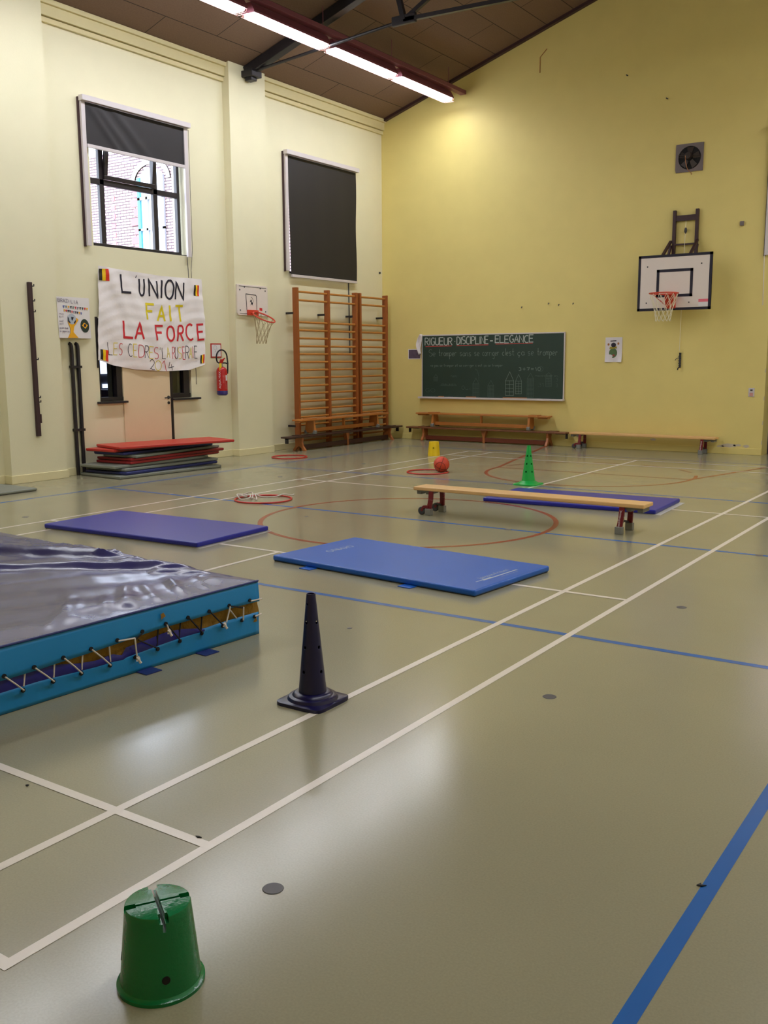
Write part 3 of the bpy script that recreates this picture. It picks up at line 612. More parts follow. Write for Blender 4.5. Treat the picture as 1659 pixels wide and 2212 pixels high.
# ---------------------------------------------------------------- child's football poster
def px(y, z): return -8.943-.145*min(1, max(0, (y-7.14)/.68))
ps = thing('poster', 'hand drawn white poster headed BRAZILIA pinned beside the banner', 'poster', (-9.02, 7.5, 1.91))
DY = -.10
mb = MB(); vs = []; N = 12
for j in range(N+1):
    for i in range(N+1):
        y = 7.12+.645*i/N+(.012*j/N); z = 2.46+.012*i/N-(.55+.01*i/N)*j/N; vs.append((px(y, z)+.004*math.sin(i*.9)*j/N, y, z))
mb.add(vs, [(j*(N+1)+i, j*(N+1)+i+1, (j+1)*(N+1)+i+1, (j+1)*(N+1)+i) for j in range(N) for i in range(N)])
child(mb.build('paper', M_whitep, smooth=True), ps)
pf = lambda k: (lambda y, z: (px(y+DY, z)+.006+k*.0015, y+DY, z))
dr = MB(); F0 = pf(0)
for ch, y0, y1 in zip('BRAZILIA', [7.235, 7.29, 7.335, 7.385, 7.445, 7.495, 7.555, 7.59], [7.275, 7.325, 7.375, 7.425, 7.455, 7.53, 7.565, 7.632]):
    for pl in G[ch]: dr.ribbon([(y0+(y1-y0)*a, 2.392+.045*b-.03*(y0-7.23)) for a, b in pl], .008, F0, 0)
cols = [4, 6, 1, 7, 6, 3, 0, 5, 7, 3, 1]
for i, c in enumerate(cols):
    y = 7.345+i*.047; z = 2.335-.012*i/10
    dr.poly([F0(*p) for p in [(y-.018, z+.012), (y+.018, z+.012), (y+.018, z), (y+.008, z), (y+.008, z-.02), (y-.008, z-.02), (y-.008, z), (y-.018, z)]], c)
for i, c in enumerate([1, 3, 7, 7, 3, 0, 7, 7, 1, 4]):
    y = 7.355+i*.037; z = 2.283-.03*i/10
    dr.poly([F0(*p) for p in [(y-.015, z+.012), (y+.015, z+.012), (y+.015, z), (y+.007, z), (y+.007, z-.018), (y-.007, z-.018), (y-.007, z), (y-.015, z)]], c)
dr.poly([F0(*p) for p in [(7.393, 1.912), (7.455, 1.992), (7.448, 2.06), (7.402, 2.135), (7.451, 2.115), (7.518, 2.11), (7.588, 2.192), (7.626, 2.161), (7.530, 2.066), (7.512, 1.993), (7.609, 1.916)]], 1)
dr.poly([pf(1)(*p) for p in ellipse(7.49, 2.17, .085, .072)], 2)
dr.poly([pf(2)(*p) for p in [(7.478, 2.20), (7.53, 2.195), (7.515, 2.17), (7.495, 2.145), (7.48, 2.165)]], 7); dr.poly([pf(2)(*p) for p in [(7.408, 2.19), (7.425, 2.19), (7.44, 2.14), (7.462, 2.125), (7.45, 2.112), (7.418, 2.13)]], 7)
dr.poly([pf(2)(*p) for p in [(7.565, 2.16), (7.575, 2.15), (7.545, 2.105), (7.52, 2.12), (7.55, 2.145)]], 7)
dr.poly([F0(*p) for p in ellipse(7.75, 2.085, .088, .095, 20, .4)], 5)
dr.poly([pf(1)(*p) for p in [(7.69, 2.088), (7.735, 2.13), (7.81, 2.095), (7.76, 2.045)]], 1); dr.poly([pf(2)(*p) for p in ellipse(7.75, 2.09, .026, .022)], 7)
for k, (ln_, z, x1) in enumerate([('nous', 2.225, 7.335), ('quit', 2.185, 7.33), ('oust', 2.125, 7.325), ('unit', 2.09, 7.325), ('aucune equipe', 2.035, 7.41), ('ne gagne seu', 1.99, 7.44)]):
    write(dr, ln_, 7.245, z, x1-7.245, .03, F0, .005, 0)
child(dr.build('drawing', [M_pencil, M_gold, M_lblue, M_R, M_blue, M_dgreen, M_chalkd, M_K], recalc=False), ps)

# ---------------------------------------------------------------- things fixed to the left wall
# long dark rail with hooks on the near pilaster
t = thing('equipment_rail', 'long dark wooden rail with small hooks fixed upright on the near pilaster', 'rail', (XP, 6.70, .6))
child(MB().box(XP, XP+.045, 6.672, 6.728, .605, 2.62).build('rail_board', M_dbrown, bevel=.004), t)
for z in (2.57, 2.38, 2.24, 1.62, 1.12, 1.06): child(MB().tube([(XP+.045, 6.72, z), (XP+.065, 6.735, z), (XP+.065, 6.735, z+.025)], .008, 6).build('hook', M_black), t)
child(MB().box(XP+.02, XP+.05, 6.728, 6.745, .78, .9).build('latch', M_dbrown), t)
# pipe pair
t = thing('pipe', 'left one of two black pipes rising beside the door to elbows under the poster', 'pipe', (XL+.03, 7.42, 0), group='pipes beside the door')
child(MB().tube([(XL+.03, 7.42, .0), (XL+.03, 7.42, 1.76), (XL+.028, 7.42, 1.80), (XL+.02, 7.415, 1.83), (XL+.0, 7.41, 1.84)], .026, 12).build('pipe_run', M_pipe, smooth=True), t)
t2 = thing('pipe', 'right one of two black pipes rising beside the door to elbows under the poster', 'pipe', (XL+.03, 7.525, 0), group='pipes beside the door')
child(MB().tube([(XL+.03, 7.525, .0), (XL+.03, 7.525, 1.76), (XL+.028, 7.525, 1.80), (XL+.02, 7.52, 1.83), (XL+.0, 7.515, 1.84)], .026, 12).build('pipe_run', M_pipe, smooth=True), t2)
for z in (1.5, .62): child(MB().box(XL, XL+.062, 7.385, 7.49, z, z+.035).build('clamp', M_pipe), t)
for z in (1.5, .62): child(MB().box(XL, XL+.062, 7.492, 7.56, z, z+.035).build('clamp', M_pipe), t2)
# fire extinguisher and its sign
EX, EY = XL+.13, 10.285; ER = .088
t = thing('fire_extinguisher', 'red fire extinguisher with black hose and yellow tag hung by the pilaster', 'fire extinguisher', (EX, EY, 1.03))
child(MB().lathe([(0, .46), (.03, .462), (.06, .45), (ER-.008, .425), (ER, .395), (ER, .075)], (EX, EY, 1.03), 32).build('cylinder', M_extred, smooth=True), t)
child(MB().lathe([(ER, .075), (ER+.002, .07), (ER, .02), (ER-.02, 0), (0, 0)], (EX, EY, 1.03), 32).build('base_cup', M_extblue, smooth=True), t)
child(MB().lathe([(.025, .455), (.028, .475), (.018, .48), (.018, .52), (0, .52)], (EX, EY, 1.03), 16).build('valve', M_metal, smooth=True), t)
child(MB().prism([(-.05, .515), (.0, .50), (.02, .53), (.05, .575), (.085, .605), (.075, .61), (.03, .585), (-.02, .585)], lambda a, b, d: (EX-.012+d, EY+a, 1.03+b), .024).build('squeeze_handle', M_extred, bevel=.003), t)
hp = [(EX, EY-.03, 1.545)]+[(EX+.0, EY+.01+.125*math.cos(math.radians(a)), 1.64+.125*math.sin(math.radians(a))) for a in range(215, -5, -12)]+[(EX+.01, EY+.135, 1.56), (EX+.01, EY+.13, 1.44), (EX+.01, EY+.12, 1.38)]
child(MB().tube(hp, .012, 8).build('hose', M_cordb, smooth=True), t)
child(MB().tube([(EX, EY+.02, 1.555), (EX+.005, EY+.08, 1.555), (EX+.01, EY+.145, 1.54)], .011, 8).build('hose_clip', M_cordb), t)
child(MB().box(EX+.03, EX+.034, EY-.085, EY-.035, 1.43, 1.55).build('inspection_tag', M_tagy), t)
lab = MB(); dirx = Vector((CAM_POS[0]-EX, CAM_POS[1]-EY)).normalized(); ang0 = math.atan2(-.72, .69)
def cyl(off, h, k=.0012): a = ang0+off/ER; return (EX+(ER+k)*math.cos(a), EY+(ER+k)*math.sin(a), 1.03+h)
lv, lf = font_mesh('AQUA MAX', .05)
lab.add([cyl(-.035-y, .25+x*1.05) for x, y, _ in lv], lf, 0)
for i in range(7): lab.add([cyl(a, h) for a, h in ((.015, .33-i*.02), (.055, .33-i*.02), (.055, .326-i*.02), (.015, .326-i*.02))], [(0, 1, 2, 3)], 0)
for i in range(6): lab.add([cyl(a, h) for a, h in ((.06, .19-i*.016), (.1, .19-i*.016), (.1, .186-i*.016), (.06, .186-i*.016))], [(0, 1, 2, 3)], 0)
lab.add([cyl(a, h) for a, h in ((.065, .33), (.085, .33), (.105, .33), (.105, .24), (.085, .24), (.065, .24))], [(0, 1, 4, 5), (1, 2, 3, 4)], 0)
child(lab.build('printed_label', M_whitep, recalc=False), t)
sg = thing('sign', 'small red bordered paper sign above the fire extinguisher', 'sign', (XL+.005, 10.3, 1.64))
child(MB().box(XL, XL+.008, 10.175, 10.42, 1.64, 1.872).build('sign_plate', M_extred, bevel=.003), sg)
child(MB().box(XL+.008, XL+.0095, 10.195, 10.40, 1.66, 1.852).build('sign_face', M_whitep), sg)
gr = MB(); FS = lambda y, z: (XL+.011, y, z)
gr.ribbon(arc(10.275, 1.80, .035, .035, -60, 250, 16), .003, FS); gr.ribbon([(10.31, 1.80), (10.32, 1.75), (10.345, 1.70), (10.335, 1.675), (10.315, 1.69), (10.3, 1.735)], .003, FS); gr.ribbon([(10.27, 1.77), (10.285, 1.76), (10.27, 1.74), (10.29, 1.735)], .004, FS)
child(gr.build('pictogram', M_pencil, recalc=False), sg)
# small practice backboard on the far pilaster
t = thing('basketball_hoop', 'small white practice backboard with bent red ring on the far pilaster', 'basketball hoop', (XP, 11.0, 2.33))
y0, y1, z0, z1 = 10.655, 11.41, 2.335, 2.835
pts = []
for cx, cz, a0 in ((y1-.04, z1-.04, 0), (y0+.01, z1-.01, 90), (y0+.04, z0+.04, 180), (y1-.01, z0+.01, 270)):
    r = .04 if a0 in (0, 180) else .01; pts += arc(cx, cz, r, r, a0, a0+90, 5)
child(MB().prism(pts, lambda a, b, d: (XP+.002+d, a, b), .028).build('backboard', M_white, bevel=.004), t)
g = MB(); FB = lambda y, z: (XP+.0325, y, z)
g.ribbon([(10.875, 2.42), (10.86, 2.685), (11.1, 2.675), (11.12, 2.66), (11.125, 2.41), (10.875, 2.42)], .012, FB, 0)
g.ribbon([(10.70, 2.805), (11.37, 2.80)], .008, FB, 0); g.ribbon([(10.7, 2.365), (10.88, 2.362)], .007, FB, 0)
g.poly([FB(*p) for p in [(10.97, 2.585), (10.985, 2.60), (11.0, 2.585), (11.0, 2.56), (11.03, 2.545), (11.02, 2.52), (11.03, 2.495), (11.01, 2.515), (10.99, 2.52), (10.965, 2.50), (10.985, 2.535), (10.985, 2.56), (10.955, 2.56)]], 2)
g.ribbon([(10.985, 2.64), (11.02, 2.62), (11.035, 2.58), (11.03, 2.55)], .008, FB, 0)
for y, z in ((10.715, 2.745), (11.345, 2.755), (10.715, 2.415), (11.345, 2.41), (10.83, 2.795), (11.22, 2.79)): g.poly([FB(*p) for p in ellipse(y, z, .014, .014, 12)], 1)
g.poly([FB(*p) for p in [(11.19, 2.47), (11.26, 2.465), (11.26, 2.42), (11.19, 2.425)]], 3)
child(g.build('board_print', [M_K, M_dgrey, M_K, M_R], recalc=False), t)
child(MB().box(XP+.03, XP+.075, 10.875, 11.125, 2.335, 2.425).build('ring_mount', M_red, bevel=.006), t)
RC = Vector((XP+.30, 10.995, 2.30)); ta = math.radians(26)
def rimp(a, r=.205): return RC+Vector((math.cos(ta)*r*math.cos(a), r*.82*math.sin(a), -math.sin(ta)*r*math.cos(a)))
rim = MB().tube([rimp(2*PI*i/40) for i in range(40)], .012, 8, True); rim.tube([(XP+.07, 10.93, 2.375), tuple(rimp(PI-.4))], .011, 8); rim.tube([(XP+.07, 11.06, 2.375), tuple(rimp(PI+.4))], .011, 8)
child(rim.build('ring', M_red, smooth=True), t)
def net(mb, top, levels, n, r):
    """diamond net: top(i) gives the ring points, levels a list of (centre, radius)"""
    rows = [[top(2*PI*i/n) for i in range(n)]]
    for k, (c, rad, sq) in enumerate(levels):
        off = .5 if k % 2 == 0 else 0
        rows.append([Vector(c)+Vector((rad*math.cos(2*PI*(i+off)/n), rad*sq*math.sin(2*PI*(i+off)/n), 0)) for i in range(n)])
    for k in range(len(rows)-1):
        for i in range(n):
            j = (i-1) % n if k % 2 == 0 else (i+1) % n
            mb.tube([rows[k][i], rows[k+1][i]], r, 4, caps=False); mb.tube([rows[k][i], rows[k+1][j]], r, 4, caps=False)
nt_ = MB(); net(nt_, rimp, [((RC.x-.03, RC.y+.01, 2.16), .15, .7), ((RC.x-.05, RC.y+.01, 2.05), .12, .7), ((RC.x-.07, RC.y+.01, 1.95), .10, .7), ((RC.x-.08, RC.y+.01, 1.87), .10, .7)], 10, .003)
child(nt_.build('net', mat('worn_net_cord', (168, 150, 112), .8)), t)

# ---------------------------------------------------------------- wall bars
RZ = [2.79, 2.645]+[2.26-.1405*k for k in range(16)]
def wallbars(label, posts, name='wall_bars'):
    t = thing(name, label, 'wall bars', (-8.89, (posts[0]+posts[-1])/2, 0), group='wooden wall bars in the corner')
    for i, y in enumerate(posts):
        child(MB().box(-8.95, -8.84, y-.05, y, .0, 2.86).build('post', M_honey, bevel=.006), t)
        for z in (2.40, .40): child(MB().box(XL, -8.93, y-.058, y-.018, z, z+.035).build('wall_bracket', M_black), t)
    for a, b in zip(posts, posts[1:]):
        for z in RZ: child(MB().tube([(-8.885, a-.01, z), (-8.885, b-.04, z)], .0195, 10).build('rung', M_rung, smooth=True), t)
    return t
wallbars('double bay of honey wooden wall bars standing left of the single bay', (12.15, 13.06, 13.936))
wallbars('single bay of honey wooden wall bars next to the room corner', (14.06, 14.966))

# ---------------------------------------------------------------- wooden benches
def old_bench(label, loc, rz, L, seat_m, leg_m, str_m, trestle, group):
    """local x along the bench, origin on the ground at its middle"""
    t = thing('gym_bench', label, 'bench', loc, rz, group); H = .27
    s = MB().box(-L/2, L/2, -.115, .115, H-.03, H); s.build('seat', seat_m, t, bevel=.006)
    for x in (-L/2+.33, L/2-.33): MB().box(x-.06, x+.12, -.09, .09, H, H+.012).build('stop_block', seat_m, t, bevel=.003)
    for x in (-L/2+.38, L/2-.38):
        if trestle:
            pl = [(-.085, H-.03), (.085, H-.03), (.075, .19), (.065, .15), (.09, .08), (.14, .02), (.14, 0), (.085, 0), (.05, .05), (0, .085), (-.05, .05), (-.085, 0), (-.14, 0), (-.14, .02), (-.09, .08), (-.065, .15), (-.075, .19)]
            MB().prism(pl, lambda a, b, d: (x-.022+d, a, b), .044).build('leg', leg_m, t, bevel=.004)
        else:
            pl = [(-.085, H-.03), (.085, H-.03), (.115, .04), (.07, .02), (-.07, .02), (-.115, .04)]
            lg = MB().prism(pl, lambda a, b, d: (x-.022+d, a, b), .044).build('leg', leg_m, t, bevel=.004)
            for sg_ in (-1, 1):
                MB().prism([(sg_*.06, 0), (sg_*.12, 0), (sg_*.125, .045), (sg_*.10, .075), (sg_*.07, .035)], lambda a, b, d: (x-.03+d, a, b), .06).build('rubber_foot', M_grub, lg, bevel=.003)
    MB().box(-L/2+.40, L/2-.40, -.025, .025, .03 if not trestle else .02, .095 if not trestle else .10).build('stringer', str_m, t, bevel=.004)
    if trestle: MB().prism([(-.06, H-.03), (.06, H-.03), (.02, .1), (.028, 0), (-.02, 0), (-.02, .1)], lambda a, b, d: (a, -.04+d, b), .08).build('centre_support', leg_m, t, bevel=.004)
    else: MB().box(-.018, .018, -.02, .02, .09, H-.03).build('centre_support', leg_m, t)
    for sg_ in (-1, 1):
        xe = sg_*(L/2-.015)
        if trestle: MB().box(min(xe, xe-sg_*.22), max(xe, xe-sg_*.22), -.03, .03, H-.045, H-.028).box(min(xe, xe-sg_*.025), max(xe, xe-sg_*.025), -.03, .03, H-.12, H-.03).build('end_hook', M_black, t)
        else: MB().box(min(xe, xe-sg_*.2), max(xe, xe-sg_*.2), -.06, .06, H-.055, H-.028).build('end_hook', seat_m, t)
    return t
old_bench('dark trestle bench on the floor along the wall bars', (-8.69, 13.31, 0), PI/2, 3.56, M_dark, M_leg, M_dark, True, 'dark trestle benches on the floor')
old_bench('light orange bench standing on the dark bench before the wall bars', (-8.70, 13.24, .283), PI/2, 2.76, M_orange, M_orange, M_orange, False, 'orange benches stacked on the trestle benches')
old_bench('brown trestle bench on the floor under the chalkboard', (-6.64, 14.99, 0), 0, 3.44, M_dbench, M_leg, M_redbrown, True, 'dark trestle benches on the floor')
old_bench('light orange bench standing on the brown bench under the chalkboard', (-6.71, 14.99, .283), 0, 2.84, M_orange, M_orange, M_orange, False, 'orange benches stacked on the trestle benches')

# ---------------------------------------------------------------- balance benches with maroon metal legs
def balance_bench(label, loc, rz, L):
    t = thing('balance_bench', label, 'bench', loc, rz, 'balance benches with maroon legs'); H = .285
    MB().box(-L/2, L/2, -.125, .125, H-.037, H).build('seat', M_plank, t, bevel=.008)
    for sx in (-1, 1):
        x = sx*(L/2-.21)
        for sy in (-1, 1):
            top = Vector((x+.0, sy*.108, H-.037)); mid = Vector((x-.0, sy*.118, .16)); bot = Vector((x-.012, sy*.135, .05))
            lg = MB(); lg.bar(top, mid, .05, .026, up=(0, 1, 0)); lg.bar(mid, bot, .05, .026, up=(0, 1, 0)); o = lg.build('leg', M_maroon, t, bevel=.004)
            MB().box(bot.x-.035, bot.x+.035, bot.y-.028, bot.y+.028, 0, .07).build('rubber_foot', M_grub, o, bevel=.006)
            if sx < 0:
                MB().bar((bot.x, bot.y, .085), (bot.x-.06, bot.y, .085), .04, .03).bar((bot.x-.055, bot.y, .09), (bot.x-.085, bot.y, .04), .035, .028).build('wheel_fork', M_maroon, o, bevel=.004)
                MB().lathe([(.0, -.014), (.036, -.014), (.042, -.008), (.042, .008), (.036, .014), (0, .014)], (bot.x-.085, bot.y+sy*.0, .042), 24, 'y').build('wheel', M_dgrey, o, smooth=True)
            elif sy < 0:
                lv, lf = font_mesh('Janssen-Fritsen', .030); d = (bot-top).normalized()
                MB().add([tuple(top+d*(.105+a*.85)+Vector((-b*1.0, -.0285 if (.105+a) < .09 else -.0295, 0))) for a, b, _ in lv], lf).build('lettering', M_whitep, o, recalc=False)
        MB().tube([(x-.02, -.13, .075), (x-.02, 0, .105), (x-.02, .13, .075)], .011, 8).build('cross_brace', M_dgrey, t, smooth=True)
        xe = sx*(L/2)
        MB().box(min(xe-sx*.02, xe-sx*.20), max(xe-sx*.02, xe-sx*.20), -.085, .085, H-.06, H-.037).box(min(xe-sx*.02, xe-sx*.075), max(xe-sx*.02, xe-sx*.075), -.085, .085, H-.08, H-.05).box(min(xe-sx*.13, xe-sx*.18), max(xe-sx*.13, xe-sx*.18), -.085, .085, H-.078, H-.05).build('end_hook', M_grub, t, bevel=.004)
    return t
balance_bench('pale plank balance bench with maroon legs standing mid floor', (-1.962, 7.15, 0), 0, 2.46)
balance_bench('pale plank balance bench with maroon legs along the end wall', (-3.555, 14.965, 0), 0, 2.58)

# ---------------------------------------------------------------- thin mats
def thin_mat(label, c, sz, rz, z, h, top_m, bev=.014, name='gym_mat', group=None, extra=None):
    t = thing(name, label, 'mat', (c[0], c[1], z), rz, group)
    a, b = sz[0]/2, sz[1]/2
    MB().box(-a, a, -b, b, .006, h).build('vinyl_cover', top_m, t, bevel=bev, segs=3)
    MB().box(-a+.01, a-.01, -b+.01, b-.01, 0, .006).build('antislip_base', M_dgrey if extra != 'lip' else M_anti, t)
    return t, a, b
t, a, b = thin_mat('bright blue mat with white print at both ends, nearest on the floor', (-1.835, 4.80), (1.95, 1.0), math.radians(-5.2), 0, .05, M_matblue, group='blue gym mats on the floor')
for x in (-.55, .42): MB().box(x-.055, x+.055, -b-.075, -b+.05, .001, .006).build('fastening_tab', M_matblue, t)
lv, lf = font_mesh('Janssen-Fritsen', .062); pr = MB().add([(.80-y, x, .0505) for x, y, _ in lv], lf)
pr.poly([(.845, -.215, .0505), (.86, -.215, .0505), (.86, .235, .0505), (.845, .235, .0505)]); pr.poly([(.835, -.29, .0505), (.845, -.29, .0505), (.845, -.1, .0505), (.835, -.1, .0505)])
lv, lf = font_mesh('www.janssen-fritsen.com', .022); pr.add([(.885-y, .08+x, .0505) for x, y, _ in lv], lf); pr.build('printed_logo', M_lblue, t, recalc=False)
lv, lf = font_mesh('GYMNO', .10); MB().add([(-.72+y, .02-x*.85, .0505) for x, y, _ in lv], lf).build('printed_word', M_lblue, t, recalc=False)
t, a, b = thin_mat('navy mat with worn edge lying by the far sideline', (-4.745, 4.885), (1.97, .98), math.radians(2.5), 0, .05, M_matnavy, group='blue gym mats on the floor', extra='lip')
MB().box(a-.02, a+.03, -b, b, .0, .004).build('antislip_edge', M_anti, t)
t, a, b = thin_mat('navy mat lying behind the balance bench', (-2.03, 8.69), (1.95, .98), math.radians(3.0), 0, .05, M_matnavy, group='blue gym mats on the floor', extra='lip')
MB().box(a-.02, a+.05, -b, b, .0, .004).build('antislip_edge', M_anti, t)
thin_mat('grey mat lying by the left wall, cut by the photo edge', (-8.62, 5.42), (1.0, 1.25), math.radians(0), 0, .04, M_matgrey, name='gym_mat')
# the stack by the door, bottom to top: near right corner (x, y), far right corner (x, y)
ST = [('grey', M_matgrey, (-8.13, 7.36), (-8.00, 9.20), 'grey mat at the very bottom of the stack by the door'),
      ('navy', M_matdark, (-8.14, 7.49), (-8.205, 9.33), 'dark blue mat second from the bottom of the stack by the door'),
      ('grey', M_matgrey, (-8.20, 7.52), (-8.22, 9.36), 'grey mat third from the bottom of the stack by the door'),
      ('grey', M_matgrey, (-8.27, 7.40), (-8.32, 9.25), 'grey mat just under the two dark red mats of the stack'),
      ('dred', M_matdred, (-8.25, 7.67), (-8.35, 9.52), 'dark red mat with torn corner, lower of two in the stack'),
      ('red', M_matdred, (-8.27, 7.70), (-8.34, 9.62), 'dark red mat poking out to the right in the stack'),
      ('grey', M_matgrey, (-8.23, 7.75), (-8.42, 9.60), 'grey mat above the dark red mats of the stack'),
      ('blue', M_matdark, (-8.34, 7.62), (-8.46, 9.50), 'dark blue mat just under the two bright red mats of the stack'),
      ('red', M_matred, (-8.42, 7.53), (-8.44, 9.40), 'bright red mat second from the top of the stack, shifted left'),
      ('red', M_matred, (-8.33, 7.55), (-7.87, 9.36), 'bright red mat on the very top of the stack by the door')]
zz = 0; hh = [.042]*8+[.042, .042]
for i, (_, mt, p, q, lb) in enumerate(ST):
    d = Vector((q[0]-p[0], q[1]-p[1])); ang = math.atan2(d.y, d.x); L = d.length
    d.normalize(); nrm = Vector((-d.y, d.x)); wdt = min(.98, (min(p[0], q[0])+9.035)/-nrm.x); c = Vector(p)+d*L/2+nrm*wdt/2
    thin_mat(lb, (c.x, c.y), (L, wdt), ang, zz, hh[i]-.001, mt, bev=.008, group='mats stacked by the door'); zz += hh[i]

# ---------------------------------------------------------------- big landing mat
CM_W, CM_L, CM_H = 3.0, 2.0, .32
t = thing('landing_mat', 'thick landing mat with glossy navy top and laced cyan sides', 'mat', (-1.56, 2.765, 0), math.radians(-3.4))
# local frame: x from -3 to 0, y from -2 to 0; the laced long side is the face x=0
def topz(x, y):
    z = CM_H
    u, v = -x, -y                       # distances from the laced face and from the far end
    e = min(1, u/.18, v/.14, (CM_L-v)/.14, (CM_W-u)/.14); e = max(0, e)
    z += .02*e
    def crease(px, py, qx, qy, wd, hgt, bend=0):
        dx, dy = qx-px, qy-py; L = math.hypot(dx, dy); s = ((u-px)*dx+(v-py)*dy)/L/L
        if s < -.05 or s > 1.05: return 0
        dist = ((u-px)*-dy+(v-py)*dx)/L+bend*4*s*(1-s); fall = max(0, min(1, s/.15, (1-s)/.15)) if s > 0 else 0
        return hgt*math.exp(-(dist/wd)**2)*fall
    z += crease(.42, .06, 1.9, 1.25, .045, .040, .10)+crease(1.0, .05, 2.9, .62, .05, .045, -.05)+crease(.95, .02, 2.6, .22, .03, .02, .03)
    z += crease(.5, .05, .9, .32, .03, .018)+crease(.35, .04, .62, .3, .025, .014)+crease(.9, .05, 1.35, .3, .03, .02)+crease(1.2, .03, 1.6, .25, .03, .018)
    z += crease(.06, .9, .5, .55, .03, .012)+crease(.05, 1.25, .55, .9, .03, .010)+crease(.1, .5, .45, .3, .03, .012)
    for k in range(11): z += crease(.16+.15*k, .02, .30+.17*k, .20+.03*(k % 3), .016, .010)
    for k in range(7): z += crease(.05, .35+.17*k, .32+.05*(k % 3), .22+.14*k, .02, .007)
    z -= crease(1.0, .12, 2.9, .72, .05, .03, -.05)
    z += e*(.006*math.sin(7*u+3*v)*math.sin(5*v-2*u)+.004*math.sin(17*u-9*v)+.003*math.sin(31*v+11*u)*math.exp(-v*1.2))
    return z
mb = MB(); NX, NY = 150, 110; vs = []
for j in range(NY+1):
    for i in range(NX+1):
        x, y = -CM_W*i/NX, -CM_L*j/NY; vs.append((x, y, topz(x, y)))
mb.add(vs, [(j*(NX+1)+i, j*(NX+1)+i+1, (j+1)*(NX+1)+i+1, (j+1)*(NX+1)+i) for j in range(NY) for i in range(NX)])
mb.build('top_sheet', M_pvc, t, smooth=True)
def gap(s):                             # s = 0 at the far corner, 1 at the near end: upper and lower edge of the gap
    P = [(0, .199, .133), (.13, .204, .134), (.258, .201, .125), (.377, .200, .113), (.488, .186, .102), (.59, .177, .106), (.665, .173, .108), (.732, .167, .111), (.82, .165, .108), (1, .16, .10)]
    for p, q in zip(P, P[1:]):
        if p[0] <= s <= q[0]: r = (s-p[0])/(q[0]-p[0]); return p[1]+(q[1]-p[1])*r, p[2]+(q[2]-p[2])*r
    return P[-1][1:]
def band(edge_lo, edge_hi, bulge):
    mb = MB(); N, K = 60, 6; vs = []
    for i in range(N+1):
        s = i/N
        for k in range(K+1):
            r = k/K; lo, hi = edge_lo(s), edge_hi(s); vs.append((.004+bulge*math.sin(PI*(r*.5+.5 if bulge > 0 else r*.5)), -CM_L*s, lo+(hi-lo)*r))
    mb.add(vs, [(i*(K+1)+k, i*(K+1)+k+1, (i+1)*(K+1)+k+1, (i+1)*(K+1)+k) for i in range(N) for k in range(K)]); return mb
band(lambda s: gap(s)[0], lambda s: CM_H-.002, .010).build('upper_cover', M_cyan, t, smooth=True, solid=.004)
band(lambda s: .003, lambda s: gap(s)[1], .0).build('lower_cover', M_cyan, t, smooth=True, solid=.004)
MB().tube([(.006, -CM_L*i/40, CM_H) for i in range(41)], .006, 6).build('seam', M_matdark, t)
core = MB(); vs = []; N, K = 70, 6
for i in range(N+1):
    for k in range(K+1): vs.append((.008*math.sin(i*1.7+k)+.008*math.sin(i*.6)-.019+(.016 if i < 3 else 0), -CM_L*i/N+.004, .08+.15*k/K))
core.add(vs, [(i*(K+1)+k, i*(K+1)+k+1, (i+1)*(K+1)+k+1, (i+1)*(K+1)+k) for i in range(N) for k in range(K)]); core.build('foam_core', M_foam, t, smooth=True)
inner = MB(); vs = []; N = 60
for i in range(N+1):
    s = .21+.79*i/N; hi, lo = gap(s)
    Q = [(.21, .128), (.29, .161), (.348, .168), (.405, .156), (.477, .146), (.487, .112), (.514, .134), (.561, .125), (.616, .137), (.663, .158), (.72, .172), (1, .18)]
    tp = next((p[1]+(q_[1]-p[1])*(s-p[0])/(q_[0]-p[0]) for p, q_ in zip(Q, Q[1:]) if p[0] <= s <= q_[0]), .17)
    for k in range(5): r = k/4; vs.append((.0005+.006*math.sin(PI*r), -CM_L*s, lo-.02+(tp-lo+.02)*r))
inner.add(vs, [(i*5+k, i*5+k+1, (i+1)*5+k+1, (i+1)*5+k) for i in range(N) for k in range(4)]); inner.build('inner_lining', M_inner, t, smooth=True)
MB().box(-CM_W, .0, -CM_L, 0.0, .004, .075).build('lower_body', M_cyan, t); 
MB().box(-CM_W+.005, -.042, -CM_L+.003, -.004, .075, CM_H-.015).build('mat_body', M_cyan, t)
MB().box(-CM_W, .002, -CM_L-.002, 0.002, 0, .004).build('antislip_base', M_dgrey, t)
ET = [.042, .123, .198, .274, .350, .427, .505, .583, .661, .739, .815, .89, .96]      # eyelets along the upper cover
EB = [.02, .071, .145, .223, .301, .376, .449, .527, .611, .689, .768, .845, .92]
P3 = lambda s, z, o=.012: (o, -CM_L*s, z)
for s in ET: MB().lathe([(0, -.002), (.011, -.002), (.011, .004), (0, .004)], P3(s, gap(s)[0]+.02, .020), 12, 'x').build('eyelet', M_hole, t)
for s in EB: MB().lathe([(0, -.002), (.011, -.002), (.011, .004), (0, .004)], P3(s, gap(s)[1]-.02, .010), 12, 'x').build('eyelet', M_hole, t)
zt = lambda s: gap(s)[0]+.018
zb_ = lambda s: gap(s)[1]-.018
def cord(pts, white): MB().tube(pts, .0042, 6).build('lacing_cord', M_cordw if white else M_cordb, t)
